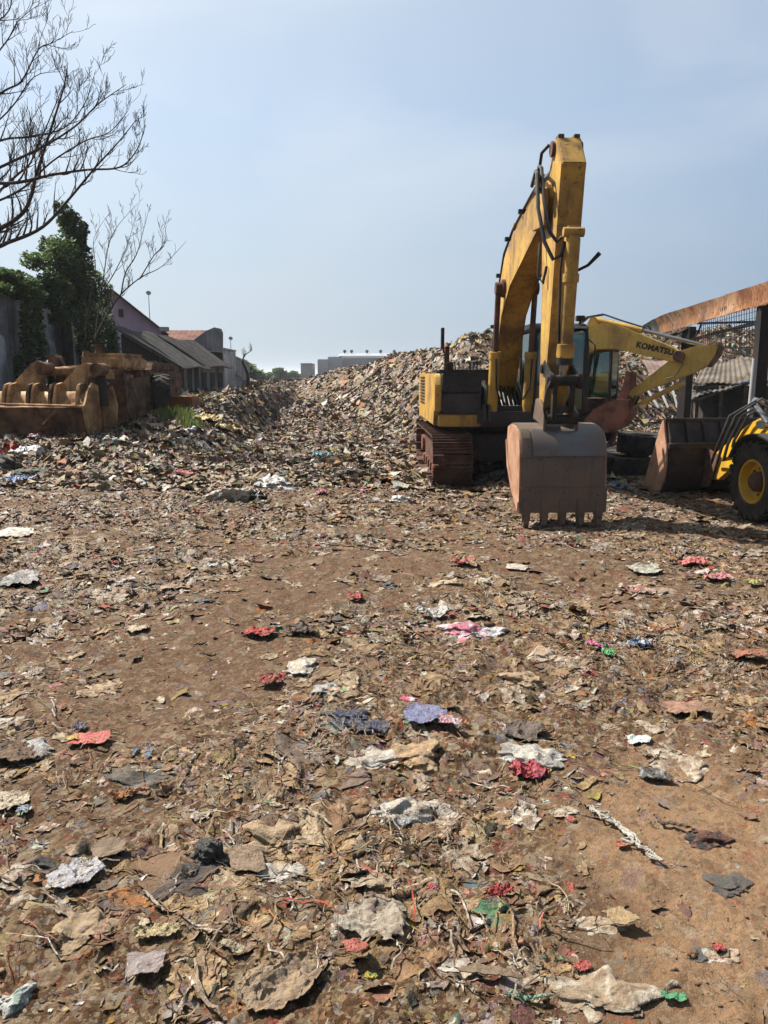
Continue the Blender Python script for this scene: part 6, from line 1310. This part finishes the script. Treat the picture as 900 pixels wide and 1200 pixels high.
bag_thing('plastic_bag', 'bright pink and white plastic heap behind the centre', 'bag', 548, 742, 62, 18, 0.7, (0.62, 0.16, 0.24), (0.66, 0.55, 0.56), -0.15, 0.4, dirt=0.08)
bag_thing('plastic_bag', 'white plastic end right of the pink heap', 'bag', 580, 744, 30, 13, 0.8, WH, (0.4, 0.42, 0.6))
sheet_thing('cloth_strip', 'pale twisted cloth trailing left of the pink heap', 'cloth', 508, 724, 46, 0.4, -0.3, WH, CR, 0.3)
bag_thing('plastic_bag', 'amber translucent bag right of centre', 'bag', 612, 800, 52, 20, 0.8, (0.50, 0.33, 0.18), (0.42, 0.3, 0.17), 0.2, 0.35)
bag_thing('plastic_bag', 'tan crumpled paper above the amber bag', 'paper', 640, 770, 50, 12, 0.6, (0.48, 0.33, 0.2), CR)
sheet_thing('sweet_wrapper', 'pink and green sweet wrapper', 'wrapper', 700, 762, 30, 0.7, -0.4, (0.6, 0.1, 0.25), GRN, 0.35, 0.3, dirt=0.02)
sheet_thing('sweet_wrapper', 'bright green wrapper scrap beside the pink and green one', 'wrapper', 712, 768, 16, 0.9, 0, (0.12, 0.45, 0.15), None, 0.4, 0.3, dirt=0.02)
bag_thing('packet', 'dark red shiny packet below the sweet wrappers', 'packet', 695, 791, 26, 9, 0.6, (0.36, 0.02, 0.03), None, -0.3, 0.25, 0.2, dirt=0.02)
sheet_thing('packet', 'blue and white packet right of the sweet wrappers', 'packet', 748, 759, 34, 0.6, -0.1, (0.10, 0.18, 0.36), WH, 0.3, 0.3, dirt=0.05)
sheet_thing('plastic_bag', 'coral red bag lying right of the digger bucket teeth', 'bag', 812, 663, 32, 0.8, 0, (0.6, 0.12, 0.10), None, 0.3, dirt=0.05)
sheet_thing('plastic_bag', 'pink bag close right of the coral one', 'bag', 838, 680, 30, 0.8, -0.1, (0.6, 0.22, 0.22), None, 0.3, dirt=0.05)
sheet_thing('plastic_bag', 'yellow green scrap at the right edge past the pink bag', 'plastic scrap', 884, 686, 22, 0.7, 0, (0.42, 0.42, 0.12), None, 0.3)
sheet_thing('rag', 'red rags scattered in the strip before the bucket', 'rags', 740, 694, 40, 0.8, 0, (0.40, 0.14, 0.12), CR, 0.2, 0.8)
sheet_thing('rag', 'pale green grey sheet left of the coral bag', 'plastic sheet', 756, 670, 44, 0.9, 0.1, (0.34, 0.36, 0.29), CR, 0.12)
sheet_thing('rag', 'red rag patch behind the pink heap, mid yard', 'rags', 545, 664, 34, 1.2, 0, (0.4, 0.09, 0.08), TAN, 0.3, 0.8)
bag_thing('plastic_bag', 'wide tan bundle left of the pale slab in the mid yard', 'bundle', 523, 684, 38, 10, 0.7, (0.50, 0.36, 0.22), TAN, -0.2)
bag_thing('plastic_bag', 'cream bundle beside the tan one in the mid yard', 'bundle', 570, 684, 30, 11, 0.8, CR, TAN)
sheet_thing('board_scrap', 'pale flat slab in the mid yard near the bucket', 'board', 605, 666, 28, 0.9, -0.3, (0.52, 0.46, 0.38), None, 0.05)
bag_thing('bin_bag', 'small black bag on the bare ground left of centre', 'bag', 455, 688, 26, 9, 0.7, BK, (0.05, 0.05, 0.05))
bag_thing('bin_bag', 'black bag beyond the grey packet on the bare earth', 'bag', 243, 706, 30, 9, 0.6, (0.03, 0.03, 0.035), None)
sheet_thing('packet', 'pale blue grey packet on the bare earth left of centre', 'packet', 250, 666, 26, 0.6, 0, (0.45, 0.5, 0.56), GY, 0.15)
sheet_thing('board_scrap', 'flat tan cardboard on bare earth, left of centre', 'cardboard', 207, 688, 36, 0.7, 0.05, (0.42, 0.29, 0.19), None, 0.05, 0.85)
sheet_thing('paper_scrap', 'pale tan crumpled paper on the left bare earth', 'paper', 160, 741, 28, 0.9, 0.5, (0.52, 0.41, 0.28), None, 0.2, 0.8)
sheet_thing('rag', 'rusty red brown cloth patch at the right edge', 'rags', 874, 772, 52, 0.7, 0, (0.38, 0.13, 0.07), BR, 0.25, 0.85)
sheet_thing('board_scrap', 'large flat terracotta cardboard piece on the right', 'cardboard', 800, 833, 58, 0.75, -0.05, (0.36, 0.19, 0.12), (0.3, 0.16, 0.1), 0.08, 0.85, 0.12, lift=0.02)
sheet_thing('packet', 'small bright white and mint packet on the right', 'packet', 748, 871, 30, 0.8, -0.2, (0.62, 0.70, 0.66), WH, 0.15, 0.35, dirt=0.05)
line_thing('green_stalk', 'thin long pale green stalk lying across the right of the foreground', 'stalk', [(708, 898), (745, 905), (788, 914)], 0.003, (0.35, 0.42, 0.12), 0.3)
sheet_thing('cloth_strip', 'dark striped cloth under the green stalk', 'cloth', 768, 914, 42, 0.6, -0.3, (0.08, 0.075, 0.07), GY, 0.2, 0.85)
bag_thing('plastic_bag', 'dirty white plastic bag in a long twist right of the tan bag', 'bag', 622, 888, 76, 26, 0.7, (0.55, 0.52, 0.46), GY, -0.5, 0.4, 0.4)
sheet_thing('cloth_strip', 'dark grey brown cloth above the long white twist', 'cloth', 614, 862, 48, 0.9, -0.6, (0.14, 0.11, 0.09), None, 0.2, 0.85)
sheet_thing('rag', 'bright red netting rag below the long white twist', 'rag', 620, 912, 48, 0.6, -0.2, (0.48, 0.05, 0.07), PINK, 0.35, 0.8, dirt=0.15)
bag_thing('plastic_bag', 'creamy white twisted plastic in the left middle of the foreground', 'bag', 466, 952, 68, 24, 0.7, (0.52, 0.46, 0.37), WH, 0.4, 0.4, 0.4)
sheet_thing('wrapper', 'red and yellow snack wrapper with a frayed end, lying flat on the left', 'wrapper', 106, 871, 52, 0.55, 0.05, (0.55, 0.07, 0.05), (0.60, 0.16, 0.08), 0.12, 0.4, 0.06, lift=0.02, dirt=0.05)
sheet_thing('wrapper', 'yellow tip at the left end of the snack wrapper', 'wrapper', 86, 873, 14, 0.9, 0.3, YEL, None, 0.2, 0.4, dirt=0.05, lift=0.03)
sheet_thing('rag', 'small purple grey scrap above the snack wrapper', 'plastic scrap', 95, 857, 16, 1.0, 0, (0.25, 0.22, 0.32), WH, 0.4)
bag_thing('plastic_bag', 'grey white crumpled plastic at the left edge', 'bag', 36, 880, 54, 18, 0.8, (0.42, 0.41, 0.40), GY, -0.2, 0.4, 0.25)
sheet_thing('cloth_strip', 'dark brown cloth under the grey white plastic at the left', 'cloth', 18, 890, 60, 0.7, 0, BR, (0.09, 0.06, 0.04), 0.2, 0.9)
# foreground
sheet_thing('wrapper', 'twisted orange strip on the left foreground', 'wrapper', 150, 938, 44, 0.35, 0.2, (0.55, 0.2, 0.06), TAN, 0.3, 0.5, dirt=0.1)
bag_thing('plastic_bag', 'grey tangled net beside the orange strip', 'net', 165, 912, 70, 11, 0.6, (0.10, 0.095, 0.08), (0.16, 0.13, 0.10), -0.1, 0.9, 0.5)
sheet_thing('paper_scrap', 'cream paper sheet at the left edge of the foreground', 'paper', 12, 945, 46, 0.9, 0.2, (0.55, 0.46, 0.33), None, 0.15, 0.8)
sheet_thing('packet', 'small pale blue scrap right of the cream sheet', 'plastic scrap', 28, 954, 20, 0.8, 0, (0.38, 0.46, 0.56), WH, 0.3)
bag_thing('hair_clump', 'glossy black tangled clump of cloth in the left foreground', 'cloth', 243, 1010, 62, 34, 0.85, BK, (0.03, 0.025, 0.022), 0.2, 0.5, 0.6, dirt=0.0)
bag_thing('hair_clump', 'matted dark brown fibres spreading from the black clump', 'fibres', 212, 1040, 70, 20, 0.8, (0.055, 0.042, 0.035), (0.1, 0.07, 0.05), 0.5, 0.9, 0.6, dirt=0.3)
sheet_thing('sole_scrap', 'brown flat oval leather scrap right of the black clump', 'leather scrap', 289, 1017, 44, 1.3, 0.3, (0.27, 0.18, 0.11), None, 0.07, 0.7, 0.05, lift=0.03)
bag_thing('paper_scrap', 'tan crumpled mesh behind the leather scrap', 'paper', 330, 985, 74, 22, 0.7, (0.42, 0.30, 0.18), TAN, 0, 0.8, 0.45)
bag_thing('cloth_bundle', 'crumpled dirty white cloth right of the leather scrap', 'cloth', 327, 1028, 60, 22, 0.75, (0.5, 0.46, 0.40), WH, 0.35, 0.8, 0.35)
sheet_thing('board_scrap', 'grey lilac flat cardboard piece near the bottom left', 'cardboard', 171, 1144, 50, 0.75, 0.15, (0.33, 0.27, 0.26), None, 0.06, 0.85, 0.08, lift=0.03)
sheet_thing('board_scrap', 'dark square board scrap left of the black clump', 'board', 128, 1004, 40, 0.9, 0.5, (0.24, 0.17, 0.11), None, 0.06, 0.85, 0.06, lift=0.03)
sheet_thing('net_scrap', 'pale shiny torn film with a purple tint on the left', 'plastic film', 88, 1030, 44, 1.4, -0.5, (0.48, 0.46, 0.50), CR, 0.2, 0.3)
bag_thing('cloth_heap', 'small dark grey rag left of the torn film', 'rag', 52, 1016, 40, 14, 0.8, (0.06, 0.055, 0.05), BR, 0, 0.9, 0.5)
line_thing('stick', 'short pale stick left of centre in the foreground', 'stick', [(168, 1050), (180, 1062), (192, 1074)], 0.006, (0.42, 0.36, 0.28), 0.2)
line_thing('stick', 'longer bent pale stick near the bottom edge', 'stick', [(229, 1132), (232, 1160), (240, 1182), (258, 1198)], 0.008, (0.40, 0.31, 0.22), 0.4)
line_thing('stick', 'dark curved root right of the short stick', 'root', [(165, 1125), (190, 1132), (215, 1118)], 0.004, (0.1, 0.07, 0.05), 0.8)
bag_thing('plastic_bag', 'white plastic bag with green print cut off at the bottom left corner', 'bag', 14, 1178, 50, 36, 0.9, (0.62, 0.62, 0.58), (0.3, 0.4, 0.36), 0.3, 0.35, 0.35)
sheet_thing('leaf_scrap', 'long yellowish leaf like scrap in the lower left', 'leaf', 185, 1098, 54, 0.35, 0.05, (0.48, 0.38, 0.18), None, 0.15)
sheet_thing('leaf_scrap', 'pale yellow leaf like scrap left of the brown paper', 'leaf', 274, 1116, 36, 0.4, -0.3, (0.46, 0.38, 0.24), None, 0.15)
bag_thing('paper_scrap', 'big crumpled brown paper in the lower left foreground', 'paper', 100, 1092, 76, 18, 0.9, (0.38, 0.27, 0.17), TAN, 0.3, 0.85, 0.35)
sheet_thing('paper_scrap', 'wide flattened tan cloth across the bottom centre', 'cloth', 330, 1165, 110, 0.6, 0.5, (0.36, 0.26, 0.17), TAN, 0.2, 0.85)
sheet_thing('cloth_sheet', 'long greyish beige cloth sheet in the lower centre', 'cloth', 432, 1092, 92, 0.9, -0.5, (0.42, 0.36, 0.28), (0.38, 0.32, 0.25), 0.16, 0.85, 0.15)
sheet_thing('rag', 'terracotta red scrap on the greyish beige sheet', 'plastic scrap', 416, 1126, 32, 0.8, -0.4, (0.42, 0.10, 0.06), None, 0.15, 0.6, lift=0.05)
sheet_thing('packet', 'small bright yellow packet at the bottom centre', 'packet', 434, 1157, 18, 0.7, 0, (0.62, 0.5, 0.03), GRN, 0.3, 0.4, dirt=0.02, lift=0.03)
bag_thing('packet', 'glossy red and pink packet standing out in the lower centre', 'packet', 508, 1046, 34, 17, 0.55, (0.42, 0.02, 0.06), (0.6, 0.3, 0.34), -0.3, 0.2, 0.2, dirt=0.0)
bag_thing('cloth_bundle', 'green netting under a red rag, right of the glossy packet', 'net', 575, 1072, 46, 18, 0.9, (0.08, 0.20, 0.09), TAN, 0.2, 0.8, 0.5)
sheet_thing('rag', 'small red rag on the green netting', 'rag', 584, 1068, 32, 0.6, 0.2, (0.5, 0.07, 0.06), None, 0.4, 0.8, lift=0.06)
sheet_thing('board_scrap', 'mustard tan triangular flap with a dark shadow in the lower right', 'cardboard', 728, 1089, 42, 0.8, 0.2, (0.42, 0.29, 0.14), None, 0.1, 0.7, 0.15, lift=0.04)
bag_thing('paper_scrap', 'layered tan paper left of the triangular flap', 'paper', 700, 1085, 54, 14, 0.8, (0.42, 0.31, 0.2), CR, 0.1, 0.85, 0.3)
sheet_thing('rag', 'small red dot like scrap below the flap', 'plastic scrap', 684, 1138, 22, 0.8, 0, (0.48, 0.08, 0.06), None, 0.3)
line_thing('rope', 'frayed white rope snaking over the bare earth on the right', 'rope', [(688, 952), (712, 966), (738, 986), (752, 1002), (776, 1016)], 0.006, (0.55, 0.52, 0.45), 1.6, 4)
sheet_thing('rag', 'small orange and teal scrap beside the frayed rope', 'plastic scrap', 729, 994, 14, 0.8, 0, (0.55, 0.16, 0.08), (0.08, 0.35, 0.3), 0.3, dirt=0.02)
bag_thing('cloth_heap', 'dark rust brown cloth clump on the right bare earth', 'cloth', 832, 985, 52, 16, 0.7, (0.13, 0.05, 0.03), BK, -0.1, 0.9, 0.5)
bag_thing('cloth_heap', 'damp grey black ash like clump trailing below the rust brown cloth', 'cloth', 852, 1042, 44, 14, 1.2, (0.09, 0.08, 0.07), (0.05, 0.045, 0.04), -0.5, 0.9, 0.5)
line_thing('stick', 'dark bent twig left of the rust brown cloth', 'twig', [(766, 962), (776, 972), (800, 976), (822, 984)], 0.008, (0.12, 0.07, 0.05), 0.8)
bag_thing('cloth_bundle', 'orange and white scraps at the lower right edge of the frayed twigs', 'scraps', 846, 1122, 40, 12, 0.8, (0.5, 0.36, 0.24), WH, 0.1)
sheet_thing('rag', 'small coral scrap in the lower right', 'plastic scrap', 842, 1117, 15, 0.8, 0, (0.55, 0.1, 0.08), None, 0.3, dirt=0.02)
bag_thing('cloth_heap', 'dark mesh scrap left of the coral scrap', 'net', 822, 1123, 28, 10, 0.8, (0.08, 0.085, 0.08), None, 0, 0.8, 0.5)
sheet_thing('rag', 'green ribbon scrap near the bottom right', 'ribbon', 789, 1178, 28, 0.35, -0.3, (0.08, 0.32, 0.14), None, 0.2, dirt=0.05)
sheet_thing('rag', 'long pale green ribbon near the bottom, right of centre', 'ribbon', 618, 1176, 62, 0.14, 0.05, (0.25, 0.42, 0.28), None, 0.15, dirt=0.1)
bag_thing('paper_scrap', 'crumpled tan cloth heap at the bottom, right of centre', 'cloth', 700, 1172, 110, 26, 0.8, (0.38, 0.28, 0.18), CR, 0.1, 0.85, 0.45)
bag_thing('paper_scrap', 'lumpy light brown paper heap left of the green netting', 'paper', 440, 1032, 60, 18, 0.8, (0.42, 0.32, 0.21), TAN, 0, 0.85, 0.45)
sheet_thing('board_scrap', 'flat dark plank like strip right of the beige sheet', 'board', 575, 1150, 80, 0.25, -0.15, (0.22, 0.15, 0.09), None, 0.05, 0.85, lift=0.03)

# ------------------------------------------------------------------ hazy air round the whole place
def haze():
    m = bpy.data.materials.new('hazy air'); m.use_nodes = True; nt = m.node_tree; nt.nodes.remove(nt.nodes['Principled BSDF'])
    v = nt.nodes.new('ShaderNodeVolumePrincipled'); v.inputs['Color'].default_value = (0.86, 0.91, 0.98, 1); v.inputs['Density'].default_value = 0.0003; v.inputs['Anisotropy'].default_value = 0.0
    nt.links.new(v.outputs[0], nt.nodes['Material Output'].inputs['Volume'])
    mb = MB(); mb.b2(-3100, 3100, -3100, 3100, -1.2, 16); o = mb.build('haze', m, None, 0, None); tag(o, 'thin pale haze lying over the whole yard and the far horizon', 'haze', kind='stuff')
haze()
